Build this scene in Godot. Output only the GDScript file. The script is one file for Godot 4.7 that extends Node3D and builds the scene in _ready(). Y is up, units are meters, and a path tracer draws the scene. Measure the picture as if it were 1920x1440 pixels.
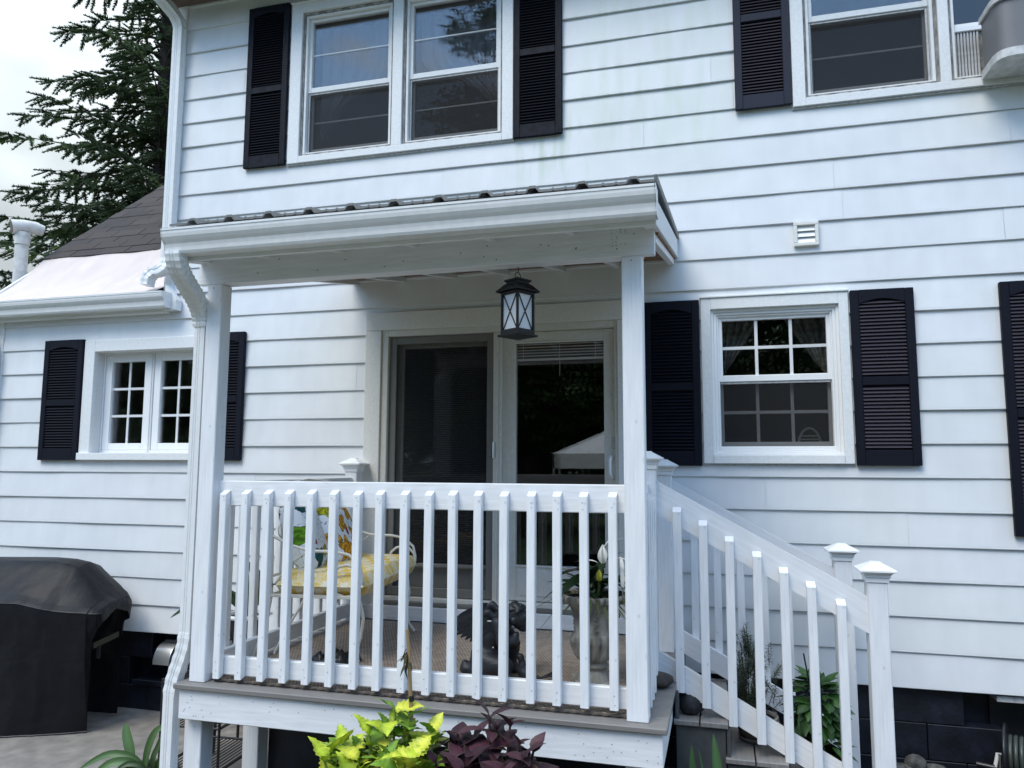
extends Node3D

var rng := RandomNumberGenerator.new()
var used := {}
var TEX := {}
var M := {}

# ------------------------------------------------------------------ mesh builder
class MB:
	var v := PackedVector3Array()
	var n := PackedVector3Array()
	var t := PackedVector2Array()
	var c := PackedColorArray()
	var col := Color.WHITE
	var xf := Transform3D()

	func tri(a: Vector3, b: Vector3, d: Vector3) -> void:      # counter-clockwise seen from outside
		a = xf * a; b = xf * b; d = xf * d
		var nn := (b - a).cross(d - a).normalized()
		for p in [a, d, b]:
			v.append(p); n.append(nn); t.append(Vector2(p.x, -p.y)); c.append(col)

	func quad(a: Vector3, b: Vector3, d: Vector3, e: Vector3) -> void:
		tri(a, b, d); tri(a, d, e)

	func box(ce: Vector3, s: Vector3, bev := 0.0) -> void:
		var h := s * 0.5
		var b := minf(bev, minf(h.x, minf(h.y, h.z)) * 0.6)
		if b <= 0.0:
			for ax in 3:
				for sg in [-1.0, 1.0]:
					var u := Vector3.ZERO; var w := Vector3.ZERO; var f := Vector3.ZERO
					f[ax] = h[ax] * sg; u[(ax + 1) % 3] = h[(ax + 1) % 3]; w[(ax + 2) % 3] = h[(ax + 2) % 3] * sg
					quad(ce + f - u - w, ce + f + u - w, ce + f + u + w, ce + f - u + w)
			return
		for ax in 3:
			var a1 := (ax + 1) % 3
			var a2 := (ax + 2) % 3
			for sg in [-1.0, 1.0]:
				var u := Vector3.ZERO; var w := Vector3.ZERO; var f := Vector3.ZERO
				f[ax] = h[ax] * sg; u[a1] = h[a1] - b; w[a2] = (h[a2] - b) * sg
				quad(ce + f - u - w, ce + f + u - w, ce + f + u + w, ce + f - u + w)
			for s1 in [-1.0, 1.0]:
				for s2 in [-1.0, 1.0]:
					var l := Vector3.ZERO; var p := Vector3.ZERO; var q := Vector3.ZERO
					l[ax] = h[ax] - b
					p[a1] = h[a1] * s1; p[a2] = (h[a2] - b) * s2
					q[a1] = (h[a1] - b) * s1; q[a2] = h[a2] * s2
					if s1 * s2 > 0: quad(ce - l + p, ce + l + p, ce + l + q, ce - l + q)
					else: quad(ce - l + q, ce + l + q, ce + l + p, ce - l + p)
		for sx in [-1.0, 1.0]:
			for sy in [-1.0, 1.0]:
				for sz in [-1.0, 1.0]:
					var A := ce + Vector3(h.x * sx, (h.y - b) * sy, (h.z - b) * sz)
					var B := ce + Vector3((h.x - b) * sx, h.y * sy, (h.z - b) * sz)
					var C := ce + Vector3((h.x - b) * sx, (h.y - b) * sy, h.z * sz)
					if sx * sy * sz > 0: tri(A, B, C)
					else: tri(A, C, B)

	func bar(a: Vector3, b: Vector3, w: float, h: float, bev := 0.0, up := Vector3.UP) -> void:   # box beam from a to b
		var keep := xf
		var z := (b - a).normalized()
		var x := up.cross(z).normalized()
		if x.length() < 0.5: x = Vector3.RIGHT
		var y := z.cross(x)
		xf = keep * Transform3D(Basis(x, y, z), (a + b) * 0.5)
		box(Vector3.ZERO, Vector3(w, h, a.distance_to(b)), bev)
		xf = keep

	func grid(rows: Array, wrap := false, cols := [], flip := false, uvs := []) -> void:      # smooth sheet
		var R := rows.size()
		var C: int = rows[0].size()
		var nn := []
		for i in R:
			var r := PackedVector3Array()
			for j in C:
				var jl := (j - 1 + C) % C if wrap else maxi(j - 1, 0)
				var jr := (j + 1) % C if wrap else mini(j + 1, C - 1)
				var du: Vector3 = rows[i][jr] - rows[i][jl]
				var dv: Vector3 = rows[mini(i + 1, R - 1)][j] - rows[maxi(i - 1, 0)][j]
				if du.length() < 1e-7: du = rows[mini(i + 1, R - 1)][jr] - rows[mini(i + 1, R - 1)][jl]
				if du.length() < 1e-7: du = rows[maxi(i - 1, 0)][jr] - rows[maxi(i - 1, 0)][jl]
				var q := du.cross(dv)
				if q.length() < 1e-12: q = Vector3.UP
				r.append(q.normalized() * (-1.0 if flip else 1.0))
			nn.append(r)
		var last := C if wrap else C - 1
		for i in R - 1:
			for j in last:
				var k := (j + 1) % C
				var ids: Array = [[i, j], [i, k], [i + 1, k], [i, j], [i + 1, k], [i + 1, j]]
				if not flip: ids = [[i, j], [i + 1, k], [i, k], [i, j], [i + 1, j], [i + 1, k]]
				for e in ids:
					v.append(xf * rows[e[0]][e[1]])
					n.append((xf.basis * nn[e[0]][e[1]]).normalized())
					t.append(uvs[e[0]][e[1]] if uvs.size() else Vector2(float(e[1]) / C, float(e[0]) / R))
					c.append(cols[e[0]][e[1]] if cols.size() else col)

	func tube(pts: Array, r, seg := 8, cap := true) -> void:
		var rows := []
		var up := Vector3.UP
		var P: int = pts.size()
		for i in P:
			var d: Vector3 = (pts[mini(i + 1, P - 1)] - pts[maxi(i - 1, 0)]).normalized()
			if i == 0 and absf(d.dot(up)) > 0.95: up = Vector3.RIGHT
			var s := d.cross(up).normalized()
			up = s.cross(d).normalized()
			var rr: float = r[i] if r is Array else r
			var row := PackedVector3Array()
			for j in seg:
				var a := TAU * j / seg
				row.append(pts[i] + (s * cos(a) + up * sin(a)) * rr)
			rows.append(row)
		grid(rows, true)
		if cap:
			for e in [0, P - 1]:
				var row: PackedVector3Array = rows[e]
				for j in range(1, seg - 1):
					if e == 0: tri(row[0], row[j + 1], row[j])
					else: tri(row[0], row[j], row[j + 1])

	func rect_tube(pts: Array, w: float, h: float, side: Vector3, rib := 0.0) -> void:    # rectangular duct
		var rows := []
		var P: int = pts.size()
		for i in P:
			var d: Vector3 = (pts[mini(i + 1, P - 1)] - pts[maxi(i - 1, 0)]).normalized()
			var s := (side - d * side.dot(d)).normalized()
			var u := s.cross(d).normalized()
			var k := 1.0 + (rib if i % 2 == 1 else 0.0)
			var row := []
			for q in [[-1, -1], [-0.4, -1], [-0.3, -0.88], [-0.1, -0.88], [0, -1], [0.1, -0.88], [0.3, -0.88], [0.4, -1], [1, -1], [1, -0.4], [0.9, -0.2], [0.9, 0.2], [1, 0.4], [1, 1], [0.4, 1], [0.3, 0.88], [-0.3, 0.88], [-0.4, 1], [-1, 1], [-1, 0.4], [-0.9, 0.2], [-0.9, -0.2], [-1, -0.4]]:
				row.append(pts[i] + s * (w * 0.5 * q[0] * k) + u * (h * 0.5 * q[1] * k))
			rows.append(row)
		for i in P - 1:
			var C: int = rows[i].size()
			for j in C:
				var k := (j + 1) % C
				quad(rows[i][j], rows[i + 1][j], rows[i + 1][k], rows[i][k])
		for e in [0, P - 1]:
			var ce := Vector3.ZERO
			for q in rows[e]: ce += q
			ce /= rows[e].size()
			for j in rows[e].size():
				var k: int = (j + 1) % rows[e].size()
				if e == 0: tri(ce, rows[e][j], rows[e][k])
				else: tri(ce, rows[e][k], rows[e][j])

	func lathe(prof: Array, seg := 24, flute := 0.0, nfl := 16, y0 := 0.0, y1 := 0.0) -> void:   # [radius, y] from the bottom up
		var rows := []
		for p in prof:
			var row := PackedVector3Array()
			for j in seg:
				var a := -TAU * j / seg
				var r: float = p[0]
				if flute > 0.0 and p[1] > y0 and p[1] < y1:
					var k := sin(PI * (p[1] - y0) / (y1 - y0))
					r *= 1.0 - flute * k * (1.0 - absf(sin(a * nfl * 0.5)))
				row.append(Vector3(cos(a) * r, p[1], sin(a) * r))
			rows.append(row)
		grid(rows, true)

	func prism(poly: PackedVector2Array, z0: float, z1: float) -> void:       # outline in x,y, thickness in z
		if Geometry2D.is_polygon_clockwise(poly): poly.reverse()
		var ids := Geometry2D.triangulate_polygon(poly)
		for i in range(0, ids.size(), 3):
			var a := poly[ids[i]]; var b := poly[ids[i + 1]]; var d := poly[ids[i + 2]]
			if (b - a).cross(d - a) < 0: var q := b; b = d; d = q
			tri(Vector3(a.x, a.y, z1), Vector3(b.x, b.y, z1), Vector3(d.x, d.y, z1))
			tri(Vector3(a.x, a.y, z0), Vector3(d.x, d.y, z0), Vector3(b.x, b.y, z0))
		for i in poly.size():
			var a := poly[i]; var b := poly[(i + 1) % poly.size()]
			quad(Vector3(a.x, a.y, z0), Vector3(b.x, b.y, z0), Vector3(b.x, b.y, z1), Vector3(a.x, a.y, z1))

	func leaf(l: float, w: float, fold: float, droop: float, serr: float, inner: Color, edge: Color, rows_n := 7, shape := 0.75, wave := 0.0) -> void:   # along +x, face up
		var rows := []; var cols := []
		for i in rows_n + 1:
			var k := float(i) / rows_n
			var ww := w * 0.5 * pow(sin(PI * pow(clampf(k, 0.02, 0.985), shape)), 0.85)
			if serr > 0.0 and i > 0 and i < rows_n: ww *= 1.0 + (serr if i % 2 == 0 else -serr)
			var cy := -droop * k * k * l
			var r := PackedVector3Array(); var cc := PackedColorArray()
			for s in [-1.0, -0.72, 0.0, 0.72, 1.0]:
				r.append(Vector3(l * k, cy + absf(s) * ww * fold + wave * sin(k * 9.0 + s) * ww, -s * ww))
				cc.append(edge if absf(s) > 0.9 else (inner * 1.3 if s == 0.0 else inner * (0.78 if i % 2 == 0 else 1.14)))
			rows.append(r); cols.append(cc)
		grid(rows, false, cols, true)

	func mesh(planar := false) -> ArrayMesh:
		var a := []
		a.resize(Mesh.ARRAY_MAX)
		a[Mesh.ARRAY_VERTEX] = v; a[Mesh.ARRAY_NORMAL] = n
		if planar:
			for i in v.size(): t[i] = Vector2((v[i].x + 6.0) / 10.0, 1.0 - v[i].y / 6.0)
		a[Mesh.ARRAY_TEX_UV] = t; a[Mesh.ARRAY_COLOR] = c
		var m := ArrayMesh.new()
		m.add_surface_from_arrays(Mesh.PRIMITIVE_TRIANGLES, a)
		return m

# ------------------------------------------------------------------ nodes
func numbered(called: String) -> String:
	var k: int = used.get(called, 0)
	used[called] = k + 1
	return called if k == 0 else "%s_%03d" % [called, k]

func thing(called: String, label: String, category: String, at := Vector3.ZERO, turn := 0.0, group := "") -> Node3D:
	var o := Node3D.new()
	o.name = numbered(called); add_child(o, true)
	o.position = at; o.rotation.y = turn
	tag(o, label, category, group)
	return o

func tag(o: Node, label: String, category: String, group := "") -> void:
	o.set_meta("label", label); o.set_meta("category", category)
	if group != "": o.set_meta("group", group)

func part(called: String, mesh, mat: Material, parent: Node, at := Vector3.ZERO, b := Basis()) -> MeshInstance3D:
	var o := MeshInstance3D.new()
	o.name = numbered(called)
	o.mesh = mesh.mesh() if mesh is MB else mesh
	o.material_override = mat
	parent.add_child(o, true)
	o.transform = Transform3D(b, at)
	return o

func node(called: String, parent: Node) -> Node3D:
	var o := Node3D.new(); o.name = numbered(called); parent.add_child(o, true)
	return o

func structure(called: String, mesh, mat: Material) -> MeshInstance3D:
	var o := part(called, mesh, mat, self)
	o.set_meta("kind", "structure")
	return o

func pbox(called: String, x0: float, x1: float, y0: float, y1: float, z0: float, z1: float, mat: Material, parent: Node, bev := 0.003) -> MeshInstance3D:
	var m := MB.new()
	m.box(Vector3.ZERO, Vector3(x1 - x0, y1 - y0, z1 - z0), bev)
	return part(called, m, mat, parent, Vector3((x0 + x1) * 0.5, (y0 + y1) * 0.5, (z0 + z1) * 0.5))

# ------------------------------------------------------------------ textures and materials
func noise_tex(key: String, size: int, freq: float, oct: int, lo: float, hi: float, sx := 1.0, sy := 1.0, contrast := 1.0) -> ImageTexture:
	if TEX.has(key): return TEX[key]
	var f := FastNoiseLite.new()
	f.seed = key.hash() % 10000; f.frequency = freq; f.fractal_octaves = oct; f.noise_type = FastNoiseLite.TYPE_SIMPLEX_SMOOTH
	var b := PackedByteArray(); b.resize(size * size)
	for y in size:
		for x in size:
			# a torus in four-space would be seamless; two blended shifts are close enough at these contrasts
			var u := float(x) / size; var w := float(y) / size
			var p := f.get_noise_2d(x * sx, y * sy) * (1 - u) + f.get_noise_2d((x - size) * sx, y * sy) * u
			var q := f.get_noise_2d(x * sx, (y - size) * sy) * (1 - u) + f.get_noise_2d((x - size) * sx, (y - size) * sy) * u
			var r := clampf((p * (1 - w) + q * w) * 0.9 * contrast + 0.5, 0.0, 1.0)
			b[y * size + x] = int(255.0 * lerpf(lo, hi, r))
	if key in ["grain", "grainv"]:
		var r2 := RandomNumberGenerator.new(); r2.seed = key.hash()
		for k in 13:
			var cx := r2.randi() % size; var cy := r2.randi() % size
			var rx := r2.randi_range(1, 3); var ry := r2.randi_range(1, 3)
			if key == "grain": rx *= 3
			if key == "grainv": ry *= 3
			var dep := r2.randf_range(0.03, 0.11)
			for yy in range(-ry, ry + 1):
				for xx in range(-rx, rx + 1):
					var q := pow(float(xx) / (rx + 0.5), 2) + pow(float(yy) / (ry + 0.5), 2)
					if q < 1.0:
						var id := posmod(cy + yy, size) * size + posmod(cx + xx, size)
						b[id] = int(b[id] * (1.0 - dep * (1.0 - q)))
	TEX[key] = ImageTexture.create_from_image(Image.create_from_data(size, size, false, Image.FORMAT_L8, b))
	return TEX[key]

func lin(r: float, g: float, b: float) -> Color:
	return Color(r, g, b).linear_to_srgb()

func mk(key: String, col: Color, rough: float, tex: Texture2D = null, scale := Vector3.ONE, bump: Texture2D = null, bump_cm := 0.0, world := false) -> StandardMaterial3D:
	var m := StandardMaterial3D.new()
	m.resource_name = key
	m.albedo_color = col; m.roughness = rough
	if tex or bump:
		m.uv1_triplanar = true; m.uv1_world_triplanar = world; m.uv1_scale = scale
	if tex: m.albedo_texture = tex
	if bump:
		m.heightmap_enabled = true; m.heightmap_texture = bump; m.heightmap_scale = bump_cm
	M[key] = m
	return m

func siding_texture() -> ImageTexture:
	var W := 1280; var H := 768
	var f := FastNoiseLite.new(); f.seed = 5; f.frequency = 0.02; f.fractal_octaves = 4
	var g := FastNoiseLite.new(); g.seed = 9; g.frequency = 0.03; g.fractal_octaves = 3
	var b := PackedByteArray(); b.resize(W * H * 3)
	for py in H:
		var y := (1.0 - (py + 0.5) / H) * 6.0
		for px in W:
			var x := (px + 0.5) / W * 10.0 - 6.0
			var mott := f.get_noise_2d(px, py) * 0.5
			var streak := g.get_noise_2d(px * 2.2, py * 0.35)
			var d := 0.975 + 0.05 * mott + 0.016 * streak
			# green-grey algae between the upper windows
			var al := smoothstep(-1.05, -0.75, x) * (1.0 - smoothstep(-0.1, 0.35, x)) * smoothstep(3.6, 4.3, y)
			al *= clampf(0.55 + 0.9 * streak + 0.5 * mott, 0.0, 1.0)
			al *= 0.8
			var al2 := smoothstep(-1.5, -1.25, x) * (1.0 - smoothstep(-0.95, -0.6, x)) * smoothstep(3.7, 4.05, y) * (1.0 - smoothstep(4.15, 4.5, y))
			al = maxf(al * 0.8, al2 * clampf(0.3 + 1.6 * streak + mott, 0.0, 1.0))
			var lip := fposmod(4.8595 - y, 0.2032) / 0.2032     # 0 just above a lap, growing upward below it
			var gr := smoothstep(0.86, 1.0, lip) * clampf(0.35 + streak + mott, 0.0, 1.0) * 0.06
			var r := d - al * 0.105 - gr
			var gg := d - al * 0.075 - gr
			var bb := d - al * 0.125 - gr
			var o := (py * W + px) * 3
			b[o] = int(255 * clampf(r, 0, 1)); b[o + 1] = int(255 * clampf(gg, 0, 1)); b[o + 2] = int(255 * clampf(bb, 0, 1))
	return ImageTexture.create_from_image(Image.create_from_data(W, H, false, Image.FORMAT_RGB8, b))

func materials() -> void:
	var fine := noise_tex("fine", 256, 0.06, 4, 0.95, 1.0)
	var mott := noise_tex("mottle", 256, 0.018, 4, 0.8, 1.0)
	var blot := noise_tex("blotch", 256, 0.012, 5, 0.55, 1.0, 1, 1, 1.4)
	var grain := noise_tex("grain", 256, 0.02, 4, 0.93, 1.0, 0.5, 7.0)
	var bumpy := noise_tex("bumpy", 256, 0.05, 4, 0.0, 1.0)
	var gbump := noise_tex("grainbump", 256, 0.03, 4, 0.0, 1.0, 0.4, 6.0)
	var s := mk("siding", lin(0.80, 0.81, 0.82), 0.42)
	s.albedo_texture = siding_texture()
	s.vertex_color_use_as_albedo = true
	mk("trim", lin(0.82, 0.82, 0.81), 0.4, fine, Vector3(2, 2, 2), bumpy, 0.03)
	mk("trim_cream", lin(0.78, 0.76, 0.71), 0.45, fine, Vector3(2, 2, 2))
	mk("vinyl", lin(0.83, 0.83, 0.83), 0.3)
	mk("alum", lin(0.62, 0.62, 0.62), 0.45, mott, Vector3(4, 4, 4))
	mk("alum_dirty", lin(0.42, 0.40, 0.37), 0.6, blot, Vector3(5, 5, 5))
	mk("paint", lin(0.83, 0.83, 0.84), 0.5, grain, Vector3(1.2, 1.2, 1.2), gbump, 0.05)
	var pv := mk("paint_upright", lin(0.83, 0.83, 0.84), 0.5, noise_tex("grainv", 256, 0.02, 4, 0.94, 1.0, 7.0, 0.5), Vector3(1.2, 1.2, 1.2), noise_tex("grainvb", 256, 0.03, 4, 0.0, 1.0, 6.0, 0.4), 0.10)
	pv.metallic_specular = 0.5
	mk("gutter", lin(0.80, 0.80, 0.79), 0.3, fine, Vector3(1, 1, 1))
	mk("shutter", lin(0.007, 0.008, 0.015), 0.55, fine, Vector3(3, 3, 3))
	mk("shutter_worn", lin(0.012, 0.014, 0.024), 0.55, blot, Vector3(5, 5, 5))
	mk("shutter_fade", lin(0.028, 0.031, 0.047), 0.55, fine, Vector3(5, 5, 5))
	mk("slat_fade", lin(0.050, 0.044, 0.056), 0.5, fine, Vector3(5, 5, 5))
	for k in ["shutter", "shutter_worn", "shutter_fade", "slat_fade"]: M[k].metallic_specular = 0.28
	mk("metal_roof", lin(0.19, 0.19, 0.185), 0.5, mott, Vector3(2, 2, 2))
	mk("plywood", lin(0.22, 0.105, 0.05), 0.7, grain, Vector3(1, 1, 1))
	mk("soffit_brown", lin(0.16, 0.11, 0.09), 0.7, grain, Vector3(1, 1, 1))
	mk("deck", lin(0.205, 0.19, 0.178), 0.6, grain, Vector3(1.0, 1.0, 1.0), gbump, 0.06)
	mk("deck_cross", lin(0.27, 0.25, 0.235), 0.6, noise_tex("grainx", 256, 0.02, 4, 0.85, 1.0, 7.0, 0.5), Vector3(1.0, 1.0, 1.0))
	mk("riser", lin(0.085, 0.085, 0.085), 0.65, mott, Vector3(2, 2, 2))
	mk("block", lin(0.010, 0.013, 0.025), 0.5, blot, Vector3(2, 2, 2), bumpy, 0.10)
	mk("dark_hole", lin(0.008, 0.008, 0.009), 0.9)
	mk("hood_metal", lin(0.75, 0.75, 0.74), 0.3, fine, Vector3(6, 6, 6)).metallic = 0.75
	mk("shingle_a", lin(0.064, 0.050, 0.047), 0.9, noise_tex("grit", 256, 0.16, 2, 0.6, 1.0), Vector3(2, 2, 2), noise_tex("grit", 256, 0.16, 2, 0.6, 1.0), 0.15)
	mk("shingle_b", lin(0.052, 0.042, 0.041), 0.9, TEX["grit"], Vector3(2, 2, 2), TEX["grit"], 0.15)
	mk("shingle_c", lin(0.076, 0.060, 0.056), 0.9, TEX["grit"], Vector3(2, 2, 2), TEX["grit"], 0.15)
	mk("membrane", lin(0.66, 0.57, 0.54), 0.65, noise_tex("soft", 256, 0.02, 4, 0.9, 1.0), Vector3(0.8, 0.8, 0.8), noise_tex("mottle_b", 256, 0.02, 3, 0, 1), 0.08)
	mk("pipe", lin(0.75, 0.74, 0.72), 0.4, mott, Vector3(3, 3, 3))
	mk("room", lin(0.07, 0.062, 0.056), 0.9)
	mk("curtain", lin(0.20, 0.205, 0.225), 0.9)
	M["curtain"].backlight_enabled = true; M["curtain"].backlight = Color(0.25, 0.25, 0.25)
	mk("curtain_dark", lin(0.3, 0.29, 0.28), 0.9, blot, Vector3(6, 6, 6))
	var gl := mk("glass", Color(0.02, 0.03, 0.035, 0.03), 0.0)
	gl.transparency = BaseMaterial3D.TRANSPARENCY_ALPHA; gl.metallic_specular = 0.7
	var sc := mk("screen", Color(0.10, 0.097, 0.097, 0.62), 0.8)
	sc.transparency = BaseMaterial3D.TRANSPARENCY_ALPHA
	var sc2 := mk("screen_door", Color(0.05, 0.05, 0.055, 0.55), 0.8)
	sc2.transparency = BaseMaterial3D.TRANSPARENCY_ALPHA
	mk("screen_frame", lin(0.16, 0.155, 0.14), 0.5)
	mk("blind", lin(0.55, 0.54, 0.52), 0.5)
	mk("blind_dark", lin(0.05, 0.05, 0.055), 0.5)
	mk("door", lin(0.68, 0.66, 0.60), 0.4, fine, Vector3(1.5, 1.5, 1.5))
	mk("black_iron", lin(0.012, 0.012, 0.013), 0.45)
	mk("lantern_iron", lin(0.022, 0.020, 0.020), 0.5, noise_tex("worn", 256, 0.05, 4, 0.45, 1.0, 1, 1, 1.6), Vector3(9, 9, 9)).metallic = 0.3
	mk("bronze_rub", lin(0.16, 0.11, 0.075), 0.45, blot, Vector3(14, 14, 14)).metallic = 0.4
	mk("frosted", lin(0.86, 0.88, 0.92), 0.3)
	M["frosted"].backlight_enabled = true; M["frosted"].backlight = Color(0.8, 0.8, 0.8)
	mk("white_iron", lin(0.72, 0.69, 0.62), 0.45, fine, Vector3(4, 4, 4))
	mk("rug", Color.WHITE, 0.95, rug_texture(), Vector3(1.6, 1.6, 1.6), TEX["weave_h"], 0.5)
	mk("rug_edge", lin(0.085, 0.07, 0.058), 0.95, fine, Vector3(8, 8, 8))
	mk("cushion", Color.WHITE, 0.9, cushion_texture(), Vector3(2.4, 2.4, 2.4))
	mk("pillow_parrot", Color.WHITE, 0.9).albedo_texture = pillow_texture(0)
	mk("pillow_flower", Color.WHITE, 0.9).albedo_texture = pillow_texture(1)
	mk("statue", lin(0.030, 0.034, 0.040), 0.45, mott, Vector3(8, 8, 8), bumpy, 0.08)
	mk("chip", lin(0.7, 0.7, 0.68), 0.7)
	mk("urn", lin(0.48, 0.455, 0.40), 0.9, blot, Vector3(3, 3, 3), bumpy, 0.2)
	mk("soil", lin(0.03, 0.022, 0.016), 1.0, bumpy, Vector3(6, 6, 6), bumpy, 0.5)
	mk("leaf", Color.WHITE, 0.5)
	M["leaf"].vertex_color_use_as_albedo = true
	M["leaf"].backlight_enabled = true; M["leaf"].backlight = Color(0.35, 0.45, 0.12)
	mk("leaf_dark", Color.WHITE, 0.42)
	M["leaf_dark"].vertex_color_use_as_albedo = true
	mk("leaf_satin", Color.WHITE, 0.6)
	M["leaf_satin"].vertex_color_use_as_albedo = true
	M["leaf_satin"].backlight_enabled = true; M["leaf_satin"].backlight = Color(0.2, 0.05, 0.08)
	mk("petal", lin(0.82, 0.83, 0.80), 0.6)
	M["petal"].backlight_enabled = true; M["petal"].backlight = Color(0.4, 0.4, 0.4)
	mk("bud", lin(0.55, 0.50, 0.03), 0.5)
	mk("cover", lin(0.010, 0.010, 0.013), 0.47, mott, Vector3(2, 2, 2), noise_tex("wrinkle", 256, 0.012, 4, 0, 1), 0.7)
	mk("cover_top", lin(0.036, 0.034, 0.038), 0.45, mott, Vector3(2, 2, 2), TEX["wrinkle"], 1.2)
	M["cover"].metallic_specular = 0.32
	mk("strap", lin(0.045, 0.04, 0.02), 0.7)
	mk("concrete", lin(0.29, 0.262, 0.235), 0.85, noise_tex("slab", 512, 0.018, 7, 0.74, 1.0, 1, 1, 1.2), Vector3(0.6, 0.6, 0.6), bumpy, 0.1, true)
	mk("earth", lin(0.022, 0.018, 0.014), 1.0, blot, Vector3(1, 1, 1), bumpy, 1.5, true)
	mk("lawn", lin(0.06, 0.11, 0.03), 0.95, blot, Vector3(0.3, 0.3, 0.3), bumpy, 2.0, true)
	mk("stone_dark", lin(0.035, 0.036, 0.042), 0.7, blot, Vector3(6, 6, 6), bumpy, 0.2)
	mk("stone_brown", lin(0.075, 0.058, 0.05), 0.8, blot, Vector3(6, 6, 6), bumpy, 0.2)
	mk("stone_grey", lin(0.17, 0.16, 0.145), 0.85, blot, Vector3(6, 6, 6), bumpy, 0.3)
	mk("terracotta", lin(0.35, 0.030, 0.022), 0.4)
	mk("pot_grey", lin(0.19, 0.175, 0.155), 0.85, blot, Vector3(4, 4, 4), bumpy, 0.15)
	mk("pot_rim", lin(0.55, 0.52, 0.47), 0.8, blot, Vector3(4, 4, 4))
	mk("pot_green", lin(0.05, 0.06, 0.05), 0.4, mott, Vector3(3, 3, 3))
	mk("cane", lin(0.30, 0.19, 0.085), 0.6, grain, Vector3(3, 3, 3))
	mk("dead_leaf", lin(0.045, 0.042, 0.018), 0.9)
	mk("plastic_black", lin(0.01, 0.01, 0.012), 0.35)
	mk("ac_white", lin(0.72, 0.71, 0.69), 0.4, mott, Vector3(3, 3, 3))
	mk("ac_mesh", lin(0.36, 0.35, 0.36), 0.5, noise_tex("perf", 256, 0.25, 1, 0.35, 1.0, 1, 1, 2.2), Vector3(6, 6, 6))
	mk("bark", lin(0.075, 0.055, 0.045), 0.95, blot, Vector3(1.5, 1.5, 1.5), bumpy, 2.0)
	mk("needle", Color.WHITE, 0.6)
	M["needle"].vertex_color_use_as_albedo = true
	M["needle"].backlight_enabled = true; M["needle"].backlight = Color(0.3, 0.35, 0.15)
	mk("canopy_cloth", lin(0.8, 0.8, 0.8), 0.8)
	M["canopy_cloth"].backlight_enabled = true; M["canopy_cloth"].backlight = Color(0.4, 0.4, 0.4)
	mk("screw", lin(0.2, 0.19, 0.18), 0.5)
	mk("rail_white", lin(0.85, 0.85, 0.86), 0.45, noise_tex("grainv", 256, 0.02, 4, 0.94, 1.0, 7.0, 0.5), Vector3(1.5, 1.5, 1.5), TEX["grainvb"], 0.06)

func rug_texture() -> ImageTexture:
	var S := 256
	var b := PackedByteArray(); b.resize(S * S * 3)
	var h := PackedByteArray(); h.resize(S * S)
	var f := FastNoiseLite.new(); f.seed = 3; f.frequency = 0.03
	var g := FastNoiseLite.new(); g.seed = 4; g.frequency = 0.4
	for y in S:
		for x in S:
			var row := int(y / 8.0)
			var k := absf(sin(PI * (y / 8.0))) * (0.55 + 0.45 * absf(sin(PI * (x / 8.0 + 0.5 * (row % 2)))))
			var q := clampf(k + 0.25 * g.get_noise_2d(x, y) + 0.18 * f.get_noise_2d(x, y), 0, 1)
			h[y * S + x] = int(255 * k)
			var o := (y * S + x) * 3
			b[o] = int(255 * (0.30 + 0.56 * q)); b[o + 1] = int(255 * (0.265 + 0.515 * q)); b[o + 2] = int(255 * (0.235 + 0.47 * q))
	TEX["weave_h"] = ImageTexture.create_from_image(Image.create_from_data(S, S, false, Image.FORMAT_L8, h))
	return ImageTexture.create_from_image(Image.create_from_data(S, S, false, Image.FORMAT_RGB8, b))

func cushion_texture() -> ImageTexture:
	var S := 512
	var b := PackedByteArray(); b.resize(S * S * 3)
	var g := FastNoiseLite.new(); g.seed = 14; g.frequency = 0.02
	for y in S:
		for x in S:
			var line := 0.0
			var inside := 0.0
			for gx in range(-1, 5):
				for gy in range(-1, 5):
					var sh := 64.0 if posmod(gy, 2) == 1 else 0.0
					var dx := x - (gx * 128.0 + 64.0 + sh); var dy := y - (gy * 128.0 + 64.0)
					dx = dx * 0.8 + 10.0 * g.get_noise_2d(x, y)
					dy = dy * 1.0 + 10.0 * g.get_noise_2d(y, x)
					var r := sqrt(dx * dx + dy * dy)
					for rr in [76.0, 62.0]:
						line = maxf(line, 1.0 - smoothstep(3.5, 6.5, absf(r - rr)))
					inside = maxf(inside, 1.0 - smoothstep(30.0, 33.0, r))
			var c := Color(0.93, 0.76, 0.25).lerp(Color(0.86, 0.80, 0.60), clampf(0.35 - inside, 0, 1)).lerp(Color(0.92, 0.90, 0.83), line)
			var o := (y * S + x) * 3
			b[o] = int(255 * c.r); b[o + 1] = int(255 * c.g); b[o + 2] = int(255 * c.b)
	return ImageTexture.create_from_image(Image.create_from_data(S, S, false, Image.FORMAT_RGB8, b))

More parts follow.
